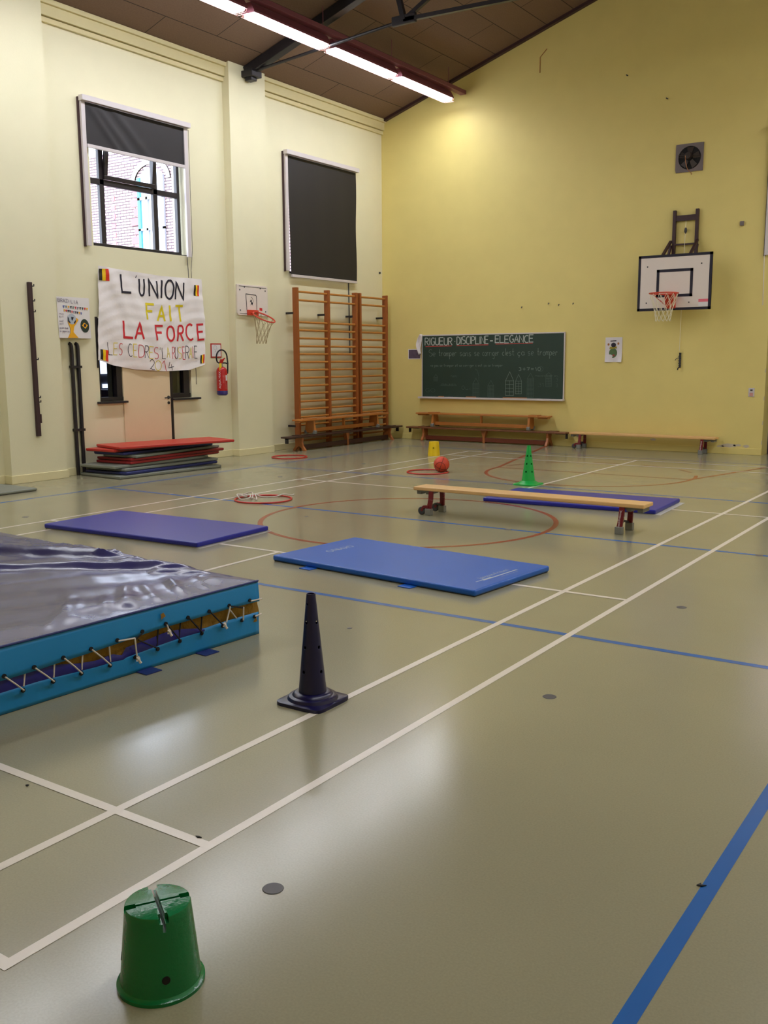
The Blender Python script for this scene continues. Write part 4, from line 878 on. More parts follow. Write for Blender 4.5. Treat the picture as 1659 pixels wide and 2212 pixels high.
for i in range(6, 13):                                  # white zigzag on the near half
    if i == 6: cord([P3(.505, zt(.505), .03), P3(.455, gap(.46)[0]+.004, .03)], True); cord([P3(.455, gap(.46)[0]+.004, .03), P3(.449, gap(.449)[1]-.012, .024)], True)
    if i < 12:
        cord([P3(ET[i+1], zt(ET[i+1]), .03), P3((ET[i+1]+EB[i+1])/2, (zt(ET[i+1])+zb_(EB[i+1]))/2, .032), P3(EB[i+1], zb_(EB[i+1]), .018)], True)
        cord([P3(EB[i+1]-.004, gap(EB[i+1])[1]-.004, .004), P3(ET[i]+.02, gap(ET[i]+.02)[0]+.006, .006)], True)
for k, (a_, b_) in enumerate(((2, 3), (3, 4), (4, 5))):  # black cords
    cord([P3(ET[b_-1], zt(ET[b_-1]), .03), P3(EB[b_-1], zb_(EB[b_-1]), .02)], False); cord([P3(EB[b_]-.0, gap(EB[b_])[1]-.004, .004), P3(ET[b_-1]+.02, gap(ET[b_-1])[0]+.004, .006)], False)
cord([P3(ET[5], zt(ET[5]), .03), P3(.452, gap(.45)[0]-.008, .024)], False); cord([P3(.44, .175, .02), P3(EB[5], zb_(EB[5]), .02)], False)
cord([P3(ET[1], zt(ET[1]), .03), P3(.075, .193, .03)], False); cord([P3(ET[1], zt(ET[1]), .03), P3(.14, .135, .03)], True); cord([P3(.118, gap(.118)[0], .006), P3(.09, gap(.09)[1], .006)], True)
cord([P3(.072, .195, .03), P3(.071, zb_(.071), .022)], True); cord([P3(.042, zt(.042), .03), P3(-.002, .215, .03)], True); cord([P3(.022, .118, .02), P3(-.004, .122, .02)], True)
for s, zz_ in ((.449, .083), (.345, .178), (.148, .128)):
    kn = MB(); c = Vector(P3(s, zz_, .03))
    kn.tube([c+Vector((.008*math.sin(k*1.9), .011*math.cos(k*2.3), .009*math.sin(k*2.9))) for k in range(9)], .005, 6); kn.tube([c, c+Vector((.008, .012, -.026))], [.005, .008], 6); kn.build('knot', M_cordw, t)
cord([P3(.35, zt(.35), .03), P3(.345, .18, .032)], True)
for s in (.22, .42): MB().box(-.02, .085, -CM_L*s-.05, -CM_L*s+.05, .0005, .005).build('fastening_tab', M_matdark, t)
MB().poly([(.022, -.70, .262), (.024, -.715, .285), (.024, -.735, .28), (.022, -.73, .25)]).build('torn_patch', M_foam, t)

# ---------------------------------------------------------------- cones and buckets
def cone(label, loc, rz, m, H, half, r0, r1, holes, steps):
    t = thing('marker_cone', label, 'cone', loc, rz)
    zb = .052
    prof = [(r0+(r1-r0)*i/200, zb+(H-zb)*i/200) for i in range(201)]+[(r1-.004, H), (r1-.006, H-.01)]
    sk = lambda z, a, r: any(abs(z-hz) < .02 and (math.hypot(z-hz, r*((a-ha+PI) % (2*PI)-PI)) < hr) for hz, ha, hr in holes)
    MB().lathe(prof, seg=200, skip=sk).build('cone_body', m, t, smooth=True, solid=.003)
    # square foot blending into the round body through stepped rings
    mb = MB(); seg = 96; rings = []
    def sq(a, h, rr=.25):
        c, s = abs(math.cos(a)), abs(math.sin(a)); n = 7.0; return h/((c**n+s**n)**(1/n))
    rows = [(1.0, 0, 0), (1.0, 0, .016), (.96, 0, .018)]
    rings = [[(sq(2*PI*k/seg, half)*f*math.cos(2*PI*k/seg), sq(2*PI*k/seg, half)*f*math.sin(2*PI*k/seg), z) for k in range(seg)] for f, _, z in rows]
    for r, z in steps: rings.append([(min(r, .95*sq(2*PI*k/seg, half))*math.cos(2*PI*k/seg), min(r, .95*sq(2*PI*k/seg, half))*math.sin(2*PI*k/seg), z) for k in range(seg)])
    vs = [p for rg in rings for p in rg]
    mb.add(vs, [(i*seg+k, i*seg+(k+1) % seg, (i+1)*seg+(k+1) % seg, (i+1)*seg+k) for i in range(len(rings)-1) for k in range(seg)]); mb.build('square_foot', m, t, smooth=True)
    return t
va = math.atan2(CAM_POS[1]-2.044, CAM_POS[0]+.583)
hl = [(z, va+d, .0085) for z in (.1565, .272, .3895) for d in (-.82, .82, PI-.82, PI+.82)]+[(.475, va-.8, .006)]
cone('dark navy plastic cone with square foot and drilled holes, nearest the landing mat', (-.583, 2.044, 0), math.radians(1), M_conenavy, .522, .132, .066, .021, hl, [(.125, .020), (.120, .021), (.112, .034), (.104, .037), (.096, .038), (.089, .048), (.080, .052), (.066, .053)])
va2 = math.atan2(CAM_POS[1]-9.8, CAM_POS[0]+3.2)
hl2 = [(z, va2+d, .011) for z in (.17, .27, .37) for d in (-.5, .7)]
cone('bright green plastic cone with square foot behind the balance bench', (-3.205, 9.79, 0), math.radians(2), M_conegreen, .50, .158, .085, .022, hl2, [(.15, .020), (.135, .022), (.12, .03), (.105, .042), (.092, .052), (.085, .054)])
def bucket_mesh(H, rt, rb, rrim, lip, groove, holes):
    prof = [(rrim, .0), (rrim, .010), (rb+.004, .012)] if lip else [(rb, 0)]
    n = 70; prof += [(rb+(rt-rb)*i/n, .014+(H-.006-.014)*i/n) for i in range(n+1)]
    prof += [(rt-.001, H-.003), (rt-.004, H)]
    seg = 240; R = 26
    prof += [((rt-.004)*(1-i/R), H) for i in range(1, R+1)]
    mb = MB(); vs = []; fs = []
    for i, (r, z) in enumerate(prof):
        for k in range(seg):
            a = 2*PI*k/seg; x, y = r*math.cos(a), r*math.sin(a); zz = z
            if groove and z > H-.05 and i > 20:
                lx, ly = abs(y), abs(x); d = 0
                wr = .010 if abs(x) > rt*.62 else .0045
                if lx < wr: d = max(d, .016)
                wr2 = .0115 if abs(y) > rt*.70 else .006
                if ly < wr2: d = max(d, .02)
                if ly < .0045: d = max(d, .038)
                zz = min(z, H-d) if d else z
            vs.append((x, y, zz))
    for i in range(len(prof)-1):
        for k in range(seg):
            z = (prof[i][1]+prof[i+1][1])/2; a = 2*PI*(k+.5)/seg
            if i < n+3 and any(math.hypot(z-hz, prof[i][0]*((a-ha+PI) % (2*PI)-PI)) < hr for hz, ha, hr in holes): continue
            fs.append((i*seg+k, i*seg+(k+1) % seg, (i+1)*seg+(k+1) % seg, (i+1)*seg+k))
    return mb.add(vs, fs)
def solid_cut(mb, cutters):
    """mesh of mb minus a list of cutter meshes; the cutters are removed again"""
    o = mb.build('bucket_body', M_bucket); cs = []
    for c in cutters:
        k = c.build('cutter', M_bucket); cs.append(k); md = o.modifiers.new('cut', 'BOOLEAN'); md.object = k; md.operation = 'DIFFERENCE'; md.solver = 'EXACT'
    bpy.context.view_layer.update()
    me = bpy.data.meshes.new_from_object(o.evaluated_get(bpy.context.evaluated_depsgraph_get()))
    for k in cs+[o]:
        d = k.data; bpy.data.objects.remove(k); bpy.data.meshes.remove(d)
    return me
BUX, BUY = .372, .205; vb = math.atan2(CAM_POS[1]-BUY, CAM_POS[0]-BUX); brz = vb+PI/2+math.radians(9)
t = thing('stilt_bucket', 'dark green upturned plastic bucket with cross groove on top', 'bucket', (BUX, BUY, 0), brz)
BH, BT = .222, .0835
body = MB().lathe([(0, 0), (.1125, 0), (.1125, .009), (.107, .012), (.103, .016)]+[(.103+(BT-.103)*i/12, .016+(BH-.004-.016)*i/12) for i in range(1, 13)]+[(BT-.0015, BH-.001), (BT-.004, BH), (0, BH)], seg=128)
cut = [MB().box(-.2, .2, -.0042, .0042, BH-.013, BH+.05), MB().box(-.2, -.056, -.0105, .0105, BH-.0125, BH+.05), MB().box(.056, .2, -.0105, .0105, BH-.0125, BH+.05),
       MB().box(-.0058, .0058, -.2, .2, BH-.0165, BH+.05), MB().box(-.0036, .0036, -.2, .2, BH-.038, BH+.05), MB().box(-.012, .012, -.2, -.062, BH-.016, BH+.05), MB().box(-.012, .012, .062, .2, BH-.016, BH+.05)]
me = solid_cut(body, cut); me.name = 'bucket_body'
for p in me.polygons: p.use_smooth = True
try: me.set_sharp_from_angle(angle=math.radians(30))
except Exception: pass
ob = bpy.data.objects.new('bucket_body', me); COL.objects.link(ob); ob.parent = t
md = ob.modifiers.new('bevel', 'BEVEL'); md.width = .0012; md.segments = 2; md.limit_method = 'ANGLE'
for hz, ha in ((.062, vb-brz+.12), (.082, vb-brz-1.62)):
    r = .103+(BT-.103)*(hz-.016)/(BH-.02); d = Vector((math.cos(ha), math.sin(ha), .095)).normalized(); u = Vector((-math.sin(ha), math.cos(ha), 0)); v = d.cross(u); c = Vector((r*math.cos(ha), r*math.sin(ha), hz))+d*.0006
    MB().add([tuple(c+u*.0105*math.cos(2*PI*k/24)+v*.0105*math.sin(2*PI*k/24)) for k in range(24)]+[tuple(c-d*.006+u*.0105*math.cos(2*PI*k/24)+v*.0105*math.sin(2*PI*k/24)) for k in range(24)], [tuple(range(24))]+[(k, (k+1) % 24, 24+(k+1) % 24, 24+k) for k in range(24)]).build('hole_shade_disc', M_hole, t)  # black discs on the solid body, the shade inside each hole as colour
t = thing('stilt_bucket', 'small yellow upturned plastic bucket near the end wall', 'bucket', (-6.2, 12.40, 0))
vy = math.atan2(CAM_POS[1]-12.4, CAM_POS[0]+6.2)
bucket_mesh(.235, .082, .102, .108, False, False, [(.135, vy-.1, .012)]).build('bucket_body', M_yellow, t, smooth=True)

# ---------------------------------------------------------------- ball, hoops, rope
t = thing('basketball', 'orange basketball resting inside a red hoop', 'ball', (-4.86, 10.40, 0)); BR = .112
MB().lathe([(BR*math.sin(PI*i/32), BR-BR*math.cos(PI*i/32)) for i in range(33)], seg=48).build('ball_skin', M_ball, t, smooth=True)
sm = MB(); c = Vector((0, 0, BR)); Rm_ = Matrix.Rotation(.35, 3, 'X') @ Matrix.Rotation(.5, 3, 'Y') @ Matrix.Rotation(.3, 3, 'Z')
for nrm in ((0, 0, 1), (1, 0, 0)):
    pt = []
    for i in range(48):
        a = 2*PI*i/48; v = Vector((math.cos(a), math.sin(a), 0)) if nrm[2] else Vector((0, math.cos(a), math.sin(a))); pt.append(c+Rm_ @ v*BR)
    sm.tube(pt, .0028, 5, True)
for sgn in (-1, 1):
    pt = []
    for i in range(48):
        a = 2*PI*i/48; v = Vector((.62*math.cos(a), sgn*.72, .78*math.sin(a))).normalized(); pt.append(c+Rm_ @ v*BR)
    sm.tube(pt, .0028, 5, True)
sm.build('seam', M_cordb, t)
for lb, c, r in (('red plastic hoop on the floor before the wall bars', (-8.09, 10.905), .29), ('red plastic hoop on the floor with the basketball in it', (-5.005, 10.26), .292), ('red plastic hoop on the floor with a white rope lying over it', (-5.19, 6.945), .325)):
    tag(MB().tube([(r*math.cos(2*PI*i/64), r*math.sin(2*PI*i/64), .0095) for i in range(64)], .0095, 8, True).build('hoop', M_redhoop, smooth=True, loc=(c[0], c[1], .0006)), lb, 'hoop', 'red hoops on the floor')
rp = []; random.seed(3)
pc = [(-5.56, 6.83), (-5.50, 6.93), (-5.60, 6.95), (-5.53, 7.03), (-5.45, 6.93), (-5.49, 6.83), (-5.40, 6.80), (-5.35, 6.88), (-5.43, 6.98), (-5.52, 6.90), (-5.58, 6.99), (-5.47, 7.06), (-5.38, 6.97), (-5.31, 6.86), (-5.26, 6.83), (-5.24, 6.88), (-5.30, 6.95), (-5.38, 7.02), (-5.42, 7.08), (-5.36, 7.10), (-5.30, 7.10), (-5.22, 7.18), (-5.17, 7.29), (-5.14, 7.39), (-5.16, 7.46)]
for i, p in enumerate(pc):
    dh = math.hypot(p[0]+5.19, p[1]-6.945); rp.append(Vector((p[0], p[1], .0075+(.0205 if abs(dh-.325) < .06 else 0)+(.014*(i % 3) if i < 18 else .0))))
def smoothp(P, k=6):
    out = []
    for i in range(len(P)-1):
        p0, p1, p2, p3 = P[max(0, i-1)], P[i], P[i+1], P[min(len(P)-1, i+2)]
        for j in range(k):
            u = j/k; out.append(.5*((2*p1)+(p2-p0)*u+(2*p0-5*p1+4*p2-p3)*u*u+(3*p1-p0-3*p2+p3)*u**3))
    return out+[P[-1]]
tag(MB().tube([Vector((p.x, p.y, max(p.z, .0072))) for p in smoothp(rp)], .0068, 6).build('skipping_rope', M_cordw, smooth=True), 'tangled white skipping rope lying over a red hoop', 'rope')

# ---------------------------------------------------------------- chalkboard
cb = thing('chalkboard', 'green chalkboard with white chalk writing and house drawings on the end wall', 'chalkboard', (-6.62, YE, .85))
YF = YE-.03
child(MB().box(-8.12, -5.10, YF, YE-.005, .86, 2.05).build('writing_surface', M_board), cb)
f = MB()
f.box(-8.135, -5.085, YF-.006, YE-.003, 2.05, 2.072); f.box(-5.10, -5.08, YF-.006, YE-.003, .85, 2.07); f.box(-8.137, -8.12, YF-.006, YE-.003, .85, 2.07); child(f.build('frame', M_alu, bevel=.003), cb)
child(MB().box(-8.19, -5.07, YF-.07, YE-.003, .825, .86).build('chalk_tray', M_alu, bevel=.005), cb)
FC = lambda x, z: (x, YF-.0015, z)
ch = MB()
write(ch, 'RIGUEUR', -8.06, 1.872, .62, .142, FC, .018, 0, .22, .006); write(ch, '.', -7.40, 1.88, .04, .12, FC, .018, 0)
write(ch, 'DISCIPLINE', -7.335, 1.88, .69, .142, FC, .018, 0, .22, .006); write(ch, '-', -6.61, 1.88, .06, .12, FC, .02, 0)
write(ch, 'ELEGANCE', -6.50, 1.895, .79, .132, FC, .018, 0, .22, .006)
for x0, x1, z in ((-8.05, -7.45, 1.845), (-7.34, -6.645, 1.855), (-6.49, -5.72, 1.872)): ch.ribbon([(x0, z), ((x0+x1)/2, z+.004), (x1, z+.006)], .012, FC, 2)
x = -7.97
for wd_, wl in (('Se', .16), ('tromper', .42), ('sans', .26), ('se', .12), ('corriger', .36), ("c'est", .26), ('ça', .15), ('se', .13), ('tromper', .42)):
    write(ch, wd_, x, 1.655, wl, .13, FC, .0075 if wd_ in ('tromper', 'ça', "c'est") else .006, 1, .12, .004); x += wl+.06
write(ch, 'ne pas se tromper et se corriger c est ça se tromper', -7.93, 1.452, 1.6, .05, FC, .004, 1, .15)
write(ch, '3+7=10', -6.0, 1.375, .45, .06, FC, .008, 1, .5)
ch.ribbon(arc(-5.56, 1.405, .06, .045, 0, 360, 16), .006, FC, 3)
def house(x0, x1, z0, z1, mi, wn, cols, rows, roof=.3):
    zr = z0+(z1-z0)*(1-roof*(x1-x0)/(z1-z0)*2); xm = (x0+x1)/2
    ch.ribbon([(x0, z0), (x0, zr), (xm, z1), (x1, zr), (x1, z0), (x0, z0)], wn, FC, mi); ch.ribbon([(x0, zr), (x1, zr)], wn, FC, mi)
    for c in range(1, cols): ch.ribbon([(x0+(x1-x0)*c/cols, z0), (x0+(x1-x0)*c/cols, zr)], wn*.8, FC, mi)
    for r in range(1, rows): ch.ribbon([(x0, z0+(zr-z0)*r/rows), (x1, z0+(zr-z0)*r/rows)], wn*.8, FC, mi)
house(-6.27, -6.10, .91, 1.355, 1, .008, 2, 4, .5); house(-6.06, -5.935, .945, 1.305, 1, .006, 2, 5, .5); house(-5.82, -5.69, .88, 1.33, 3, .006, 4, 14, .4)
house(-6.975, -6.84, .875, 1.23, 3, .006, 6, 3, .4); house(-6.645, -6.52, .875, 1.19, 3, .006, 4, 9, .4); house(-7.855, -7.765, 1.17, 1.30, 3, .005, 3, 4, .3); house(-5.445, -5.33, 1.085, 1.34, 3, .006, 4, 7, .2)
ch.ribbon([(-6.92, 1.41), (-6.87, 1.36), (-6.845, 1.27), (-6.845, 1.18)], .005, FC, 3); ch.ribbon([(-7.7, 1.085), (-7.52, 1.08), (-7.33, 1.085)], .006, FC, 3)
write(ch, 'maison', -7.68, 1.10, .33, .03, FC, .005, 3); write(ch, 'non', -7.46, 1.25, .13, .06, FC, .005, 3); write(ch, 'Oui', -7.22, 1.01, .2, .07, FC, .005, 3); write(ch, 'GO', -8.05, .95, .22, .07, FC, .005, 3)
write(ch, 'maison grand', -5.66, 1.27, .5, .04, FC, .005, 3); write(ch, '31', -5.6, 1.08, .12, .07, FC, .005, 3); write(ch, '3', -5.25, 1.08, .05, .06, FC, .005, 3); write(ch, '3', -5.25, 1.18, .05, .06, FC, .005, 3)
child(ch.build('chalk_writing', [M_chalk, M_chalkd, M_chalkr, M_chalkf], recalc=False), cb)
for x, L_, mm in ((-7.72, .12, M_R), (-7.5, .1, M_K), (-7.1, .22, M_R), (-6.3, .5, M_R)):
    tag(MB().tube([(x, YF-.045, .8695), (x+L_, YF-.045, .8695)], .008, 8).build('marker_pen' if mm is not M_K else 'chalk_holder', M_tan if mm is M_R else M_dgrey, smooth=True), {-7.72: 'short tan stick lying on the left part of the chalk tray', -7.5: 'dark stick lying on the chalk tray beside the short tan stick', -7.1: 'tan stick lying near the middle of the chalk tray', -6.3: 'longest tan stick lying on the chalk tray'}[x], 'stick', 'sticks on the chalk tray')
cl = MB(); vs = []; N, K = 10, 14
for j in range(K+1):
    for i in range(N+1):
        r = j/K; wv = .05+.07*math.sin(PI*min(1, r*1.2)*.9); x = -8.135-.03*r+(i/N-.5)*wv*(1.15-.3*r)-.035*math.sin(PI*r); vs.append((x, YF-.03-.018*math.sin(i*1.9+r*3), 2.085-.37*r+(.03*(i % 3)-.03)*r))
cl.add(vs, [(j*(N+1)+i, j*(N+1)+i+1, (j+1)*(N+1)+i+1, (j+1)*(N+1)+i) for j in range(K) for i in range(N)])
tag(cl.build('cleaning_cloth', M_cloth, smooth=True, solid=.004), 'crumpled white cloth hanging over the left top corner of the chalkboard', 'cloth')
t = thing('photo_print', 'small dark photo print pinned left of the chalkboard', 'photo', (-8.33, YE, 1.7))
child(MB().box(-8.475, -8.18, YE-.006, YE, 1.598, 1.80).build('paper', M_whitep), t); child(MB().box(-8.46, -8.195, YE-.0075, YE-.006, 1.615, 1.785).build('picture', M_photo), t)
# poster of a drawn head, kept as a plain abstract shape
t = thing('poster', 'small white laminated sheet with green oval drawing pinned to the end wall', 'poster', (-4.17, YE, 1.53))
mb = MB(); vs = []
for j in range(9):
    for i in range(7):
        vs.append((-4.322+.31*i/6, YE-.006-(.02*math.sin(i*1.4)*(max(0, j-5)/3)**2+.012*(max(0, j-5)/3)), 1.958-.43*j/8))
mb.add(vs, [(j*7+i, j*7+i+1, (j+1)*7+i+1, (j+1)*7+i) for j in range(8) for i in range(6)]); child(mb.build('laminated_sheet', mat('laminated_paper', (222, 216, 222), .15), smooth=True), t)
FP = lambda k: (lambda x, z: (x, YE-.0085-k*.001, z)); d_ = MB()
d_.poly([FP(0)(*p) for p in ellipse(-4.175, 1.685, .075, .085)], 0); d_.poly([FP(1)(*p) for p in [(-4.245, 1.755), (-4.105, 1.765), (-4.115, 1.80), (-4.235, 1.795)]], 1)
d_.poly([FP(2)(*p) for p in ellipse(-4.17, 1.825, .045, .04)], 2); d_.poly([FP(1)(*p) for p in ellipse(-4.262, 1.835, .018, .022)], 3); d_.poly([FP(1)(*p) for p in ellipse(-4.083, 1.848, .018, .022)], 3)
d_.poly([FP(1)(*p) for p in ellipse(-4.165, 1.645, .022, .018)], 4); d_.poly([FP(1)(*p) for p in [(-4.23, 1.885), (-4.12, 1.89), (-4.12, 1.905), (-4.23, 1.90)]], 2)
child(d_.build('drawing', [mat('olive_green_ink', (84, 110, 70), .4), mat('ochre_ink', (150, 136, 30), .4), M_K, M_tan, mat('dull_red_ink', (150, 60, 54), .4)], recalc=False), t)

# ---------------------------------------------------------------- main backboard on the end wall
t = thing('basketball_hoop', 'large white backboard with black border and red ring on the end wall', 'basketball hoop', (-3.0, YE, 2.3))
YBd = 14.72; x0, x1, z0, z1 = -3.615, -2.40, 2.37, 3.272
child(MB().box(x0, x1, YBd, YBd+.025, z0, z1).build('backboard', M_white), t)
bd = MB(); b_ = .042
for a in ((x0, x1, z0, z0+b_), (x0, x1, z1-b_, z1), (x0, x0+b_, z0, z1), (x1-b_, x1, z0, z1)): bd.box(a[0], a[1], YBd-.003, YBd+.028, a[2], a[3])
xi0, xi1, zi0, zi1 = -3.30, -2.70, 2.585, 3.035
for a in ((xi0, xi1, zi0, zi0+.045), (xi0, xi1, zi1-.045, zi1), (xi0, xi0+.045, zi0, zi1), (xi1-.045, xi1, zi0, zi1)): bd.box(a[0], a[1], YBd-.003, YBd, a[2], a[3])
child(bd.build('black_border', M_K), t)
st = MB(); st.box(-2.595, -2.44, YBd-.003, YBd, 2.49, 2.535); child(st.build('pink_sticker', M_pink), t); child(MB().box(-2.595, -2.44, YBd-.003, YBd, 2.42, 2.488).build('white_sticker', M_whitep), t)
bl = MB()
for x, z in ((-3.46, 3.09), (-2.57, 3.10), (-3.46, 2.50), (-2.75, 2.49)): bl.lathe([(0, -.004), (.012, -.004), (.012, 0), (0, 0)], (x, YBd, z), 10, 'y')
child(bl.build('bolt', M_dgrey), t)
RX, RY, RZ_ = -3.04, 14.33, 2.625
child(MB().tube([(RX+.225*math.cos(2*PI*i/48), RY+.225*math.sin(2*PI*i/48), RZ_) for i in range(48)], .011, 8, True).build('ring', M_red, smooth=True), t)
mt = MB().prism([(YBd, 2.63), (YBd-.14, 2.63), (YBd-.14, 2.60), (YBd-.03, 2.40), (YBd, 2.40)], lambda a, b, d: (RX-.075+d, a, b), .15)
mt.box(RX-.12, RX+.12, RY+.20, YBd-.1, 2.612, 2.634); mt.tube([(RX-.2, RY+.06, 2.615), (RX-.06, YBd-.02, 2.43)], .006, 6); mt.tube([(RX+.2, RY+.06, 2.615), (RX+.06, YBd-.02, 2.43)], .006, 6)
child(mt.build('ring_bracket', M_red), t)
nm = MB(); net(nm, lambda a: Vector((RX+.222*math.cos(a), RY+.222*math.sin(a), RZ_-.012)), [((RX, RY, 2.50), .19, 1), ((RX, RY, 2.40), .155, 1), ((RX, RY, 2.31), .135, 1), ((RX, RY, 2.235), .125, 1), ((RX, RY, 2.18), .12, 1)], 12, .0035); child(nm.build('net', M_net), t)
fr = MB()
for x in (-3.165, -2.79): fr.box(x-.025, x+.025, YE-.06, YE, 2.45, 4.015)
child(fr.build('wall_rail', M_dbrown, bevel=.003), t)
for za, zb in ((3.84, 3.93), (3.45, 3.475), (2.55, 2.6)): child(MB().box(-3.165, -2.79, YE-.05, YE-.02, za, zb).build('cross_member', M_dbrown), t)
for x, xb in ((-3.21, -3.26), (-2.765, -2.8)): child(MB().bar((x, YE-.05, 3.52), (xb, YBd+.03, 3.20), .04, .035).bar((x, YE-.05, 3.45), (xb, YBd+.03, 2.6), .035, .035).build('support_arm', M_dbrown), t)
child(MB().tube([(-2.97, YE-.04, 3.88), (-2.975, YE-.045, 3.72), (-2.98, YE-.05, 3.4), (-2.99, YE-.04, 2.4), (-3.0, YE-.02, 1.78), (-3.0, YE-.02, 1.70)], .005, 5).build('pull_rope', M_net), t)
child(MB().lathe([(0, -.055), (.018, -.03), (.024, 0), (.018, .04), (0, .05)], (-2.97, YE-.045, 3.68), 14).build('pulley', M_dgrey, smooth=True), t)
t = thing('rope_cleat', 'dark iron cleat holding the hoist rope under the large backboard', 'cleat', (-2.99, YE, 1.41))
child(MB().box(-3.0, -2.97, YE-.02, YE, 1.43, 1.68).tube([(-2.985, YE-.02, 1.66), (-2.98, YE-.06, 1.65), (-2.98, YE-.065, 1.68)], .009, 6).tube([(-2.99, YE-.02, 1.44), (-3.0, YE-.06, 1.42), (-3.005, YE-.065, 1.39)], .009, 6).build('cleat_plate', M_black), t)
child(MB().tube(smoothp([Vector((-2.985+.02*math.sin(i*2.4), YE-.03, 1.65-.21*i/14)) for i in range(15)], 4), .007, 6).tube([(-2.99, YE-.03, 1.6), (-3.04, YE-.03, 1.585), (-3.07, YE-.02, 1.55)], .005, 5).build('wound_rope', M_dgrey), t)

# ---------------------------------------------------------------- fan and small fittings on the end wall
t = thing('extractor_fan', 'square grey extractor fan with dark blades high on the end wall', 'fan', (-2.97, YE, 4.62))
fp = MB(); cx, cz, r = -2.965, 4.84, .185; x0, x1, z0, z1 = -3.195, -2.742, 4.62, 5.066
n = 48; ringp = []
for i in range(n):
    a = 2*PI*i/n; c, s = math.cos(a), math.sin(a); kx = (x1-cx)/c if c > 1e-6 else ((x0-cx)/c if c < -1e-6 else 9e9); kz = (z1-cz)/s if s > 1e-6 else ((z0-cz)/s if s < -1e-6 else 9e9); kk = min(kx, kz)
    ringp.append(((cx+r*c, cz+r*s), (cx+kk*c, cz+kk*s)))
for y in (YE-.02, YE-.001):
    for i in range(n):
        a, b = ringp[i], ringp[(i+1) % n]; fp.poly([(a[0][0], y, a[0][1]), (a[1][0], y, a[1][1]), (b[1][0], y, b[1][1]), (b[0][0], y, b[0][1])])
for i in range(n):
    a, b = ringp[i], ringp[(i+1) % n]; fp.poly([(a[0][0], YE-.02, a[0][1]), (b[0][0], YE-.02, b[0][1]), (b[0][0], YE, b[0][1]), (a[0][0], YE, a[0][1])]); fp.poly([(a[1][0], YE-.02, a[1][1]), (b[1][0], YE-.02, b[1][1]), (b[1][0], YE, b[1][1]), (a[1][0], YE, a[1][1])])
child(fp.build('mounting_plate', M_plate), t)
child(MB().lathe([(0, -.002), (r, -.002), (r, -.004), (0, -.004)], (cx, YE, cz), 32, 'y').build('opening_shade_disc', M_hole), t)  # black disc before the unbroken wall, shade of the opening put into its colour
for k in range(5):
    a = 2*PI*k/5+.3; d = Vector((math.cos(a), 0, math.sin(a))); p = Vector((-math.sin(a), 0, math.cos(a))); c = Vector((cx, YE-.018, cz))
    child(MB().add([tuple(c+d*.05-p*.03), tuple(c+d*.165-p*.06+Vector((0, .008, 0))), tuple(c+d*.165+p*.045-Vector((0, .008, 0))), tuple(c+d*.05+p*.025-Vector((0, .008, 0)))], [(0, 1, 2, 3)]).build('blade', M_fanb, solid=.003), t)
child(MB().lathe([(0, -.075), (.05, -.07), (.058, -.02), (.058, -.006), (0, -.006)], (cx-.015, YE-.01, cz+.03), 20, 'y').bar((cx-.18, YE-.03, cz+.05), (cx+.18, YE-.03, cz+.02), .02, .012).build('motor', M_fanb, smooth=True), t)
child(MB().tube(smoothp([Vector((cx-.05, YE-.085, cz+.03)), Vector((cx-.05, YE-.06, cz-.06)), Vector((cx-.02, YE-.04, cz-.18)), Vector((cx+.03, YE-.01, cz-.235)), Vector((cx+.04, YE-.005, cz-.27))]), .006, 6).build('cable', M_tan), t)
tag(MB().box(-2.105, -2.045, YE-.035, YE, 3.69, 3.76).build('junction_box', M_plate, bevel=.004), 'tiny grey box high on the end wall right of the backboard frame', 'box')
t = thing('light_switch', 'pale double switch plate on the end wall near the doorway', 'switch', (-1.79, YE, .96))
child(MB().box(-1.84, -1.745, YE-.012, YE, .955, 1.10).build('switch_plate', M_alu, bevel=.004), t); child(MB().box(-1.81, -1.775, YE-.018, YE-.012, 1.05, 1.075).build('upper_socket', M_dgrey), t); child(MB().box(-1.82, -1.765, YE-.016, YE-.012, .97, 1.02).build('lower_button', M_guard), t)
# bare plaster patches low on the end wall and pegs
pp = MB(); random.seed(5)
def blob(cx, cz, rx, rz): pp.poly([(cx+rx*math.cos(2*PI*i/16)*random.uniform(.7, 1.15), YE-.0012, cz+rz*math.sin(2*PI*i/16)*random.uniform(.7, 1.15)) for i in range(16)])
for c in ((-2.13, .14, .13, .035), (-1.98, .15, .08, .02), (-1.83, .14, .06, .025), (-2.25, .125, .06, .02), (-3.4, .19, .06, .02)): blob(*c)
for z in (.18, .5, .9, 1.35): pp.poly([(-1.60, YE-.001, z), (-1.586, YE-.001, z), (-1.586, YE-.001, z+.07), (-1.595, YE-.001, z+.06)])
struct(pp.build('wall_plaster_patch', M_peel, recalc=False))
for i, (x, z, lb) in enumerate(((-5.963, 2.544, 'left of the row of pegs'), (-5.424, 2.592, 'topmost of the row of pegs'), (-4.946, 2.574, 'right end of the row of pegs'), (-5.223, 2.56, 'middle of the row of pegs'))):
    tag(MB().tube([(x, YE, z), (x, YE-.03, z), (x, YE-.035, z-.025)], .007, 6).build('wall_peg', M_dgrey), 'tiny metal peg in the wall above the chalkboard, '+lb, 'peg', 'pegs above the chalkboard')
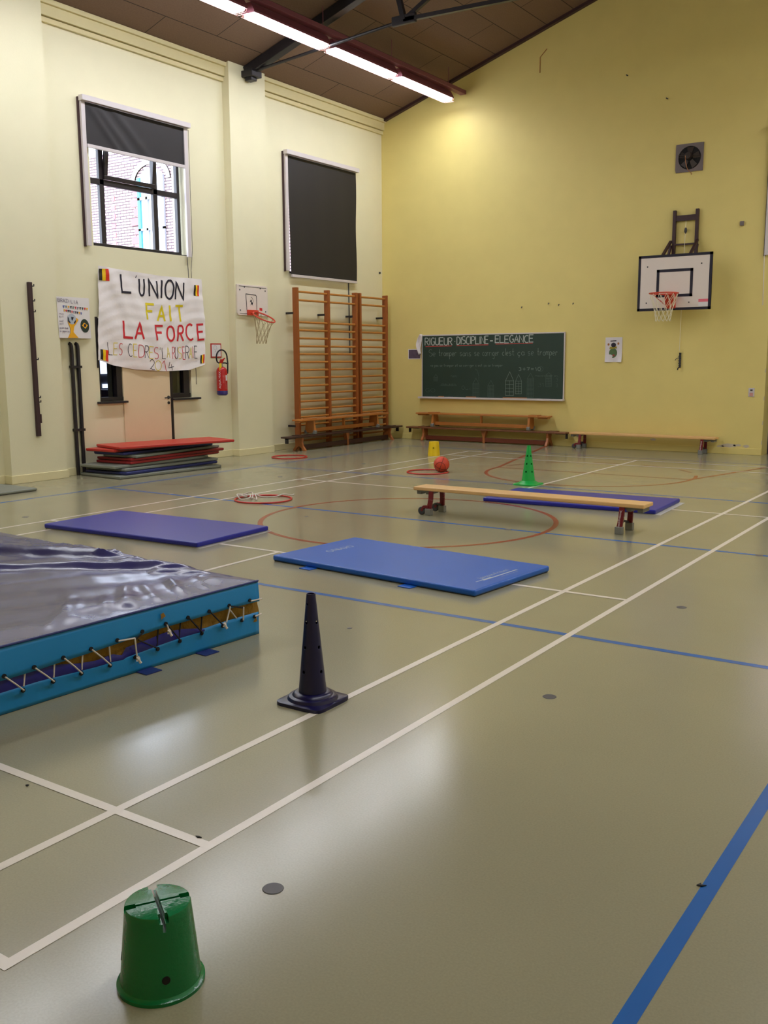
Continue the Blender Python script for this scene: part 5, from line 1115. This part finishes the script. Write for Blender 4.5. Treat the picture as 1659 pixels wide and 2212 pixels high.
for x, z, lb in ((-4.079, 6.299, 'tiny metal hook high on the end wall, upper of two'), (-3.383, 5.826, 'tiny metal hook high on the end wall, lower of two')):
    tag(MB().tube([(x, YE, z), (x, YE-.04, z), (x+.03, YE-.05, z-.02)], .009, 6).build('wall_hook', M_dgrey), lb, 'hook', 'hooks high on the end wall')
tag(MB().tube([(-5.56, YE-.004, 6.98), (-5.69, YE-.004, 6.86), (-5.69, YE-.004, 6.6)], .007, 5).build('loose_cable', M_tan), 'short loose cable on the upper end wall below the ceiling edge', 'cable')
tag(MB().lathe([(0, 0), (.022, 0), (.022, .02), (0, .02)], (XL, 15.05, 3.32), 12, 'x').build('wall_knob', M_dgrey), 'small dark knob on the left wall close to the room corner', 'knob')  # a plain knob on the wall, not a bumper

# ---------------------------------------------------------------- floor socket caps
capd = [(.328, .699, .033, 'grey floor cap nearest the green bucket'), (.321, 2.712, .033, 'grey floor cap right of the navy cone'), (.331, 4.71, .033, 'grey floor cap beyond the near sidelines on the right'), (.35, 6.694, .033, 'grey floor cap on the blue line at the right edge'),
        (-6.472, 4.692, .033, 'grey floor cap left of the worn navy mat'), (-6.476, 8.758, .033, 'grey floor cap on the left before the wall bars'), (-6.46, 10.724, .033, 'farthest grey floor cap, before the chalkboard benches'), (-6.479, 6.736, .033, 'grey floor cap on the blue line on the left'),
        (-1.178, 3.149, .016, 'tiny dark floor spot between navy cone and blue mat'), (-4.013, 6.271, .02, 'tiny dark floor spot beside the red circle'), (-1.92, 6.688, .033, 'grey floor cap on the blue line before the balance bench')]
for x, y, r, lb in capd:
    tag(MB().lathe([(0, .0022), (r-.002, .0022), (r, .0005)], (0, 0, 0), 24).build('floor_cap', M_cap, loc=(x, y, 0)), lb, 'floor cap', 'floor socket caps')
for lb, x, y, pts in (('tiny dark scrap lying on the thick blue line', 1.405, 1.43, ((-.012, -.006), (.004, -.002), (.014, .01), (.0, .004), (-.004, .014))), ('tiny dark scrap lying on the white service line', -.09, .80, ((-.012, .0), (.0, .006), (.014, .003), (.002, -.004))), ('tiny dark crumb on the floor before the landing mat', -.92, .73, ((-.006, -.004), (.006, -.003), (.004, .005), (-.004, .004)))):
    tag(MB().prism(pts, lambda a, b, d: (x+a, y+b, .0018+d), .003).build('scrap', M_hole), lb, 'scrap')
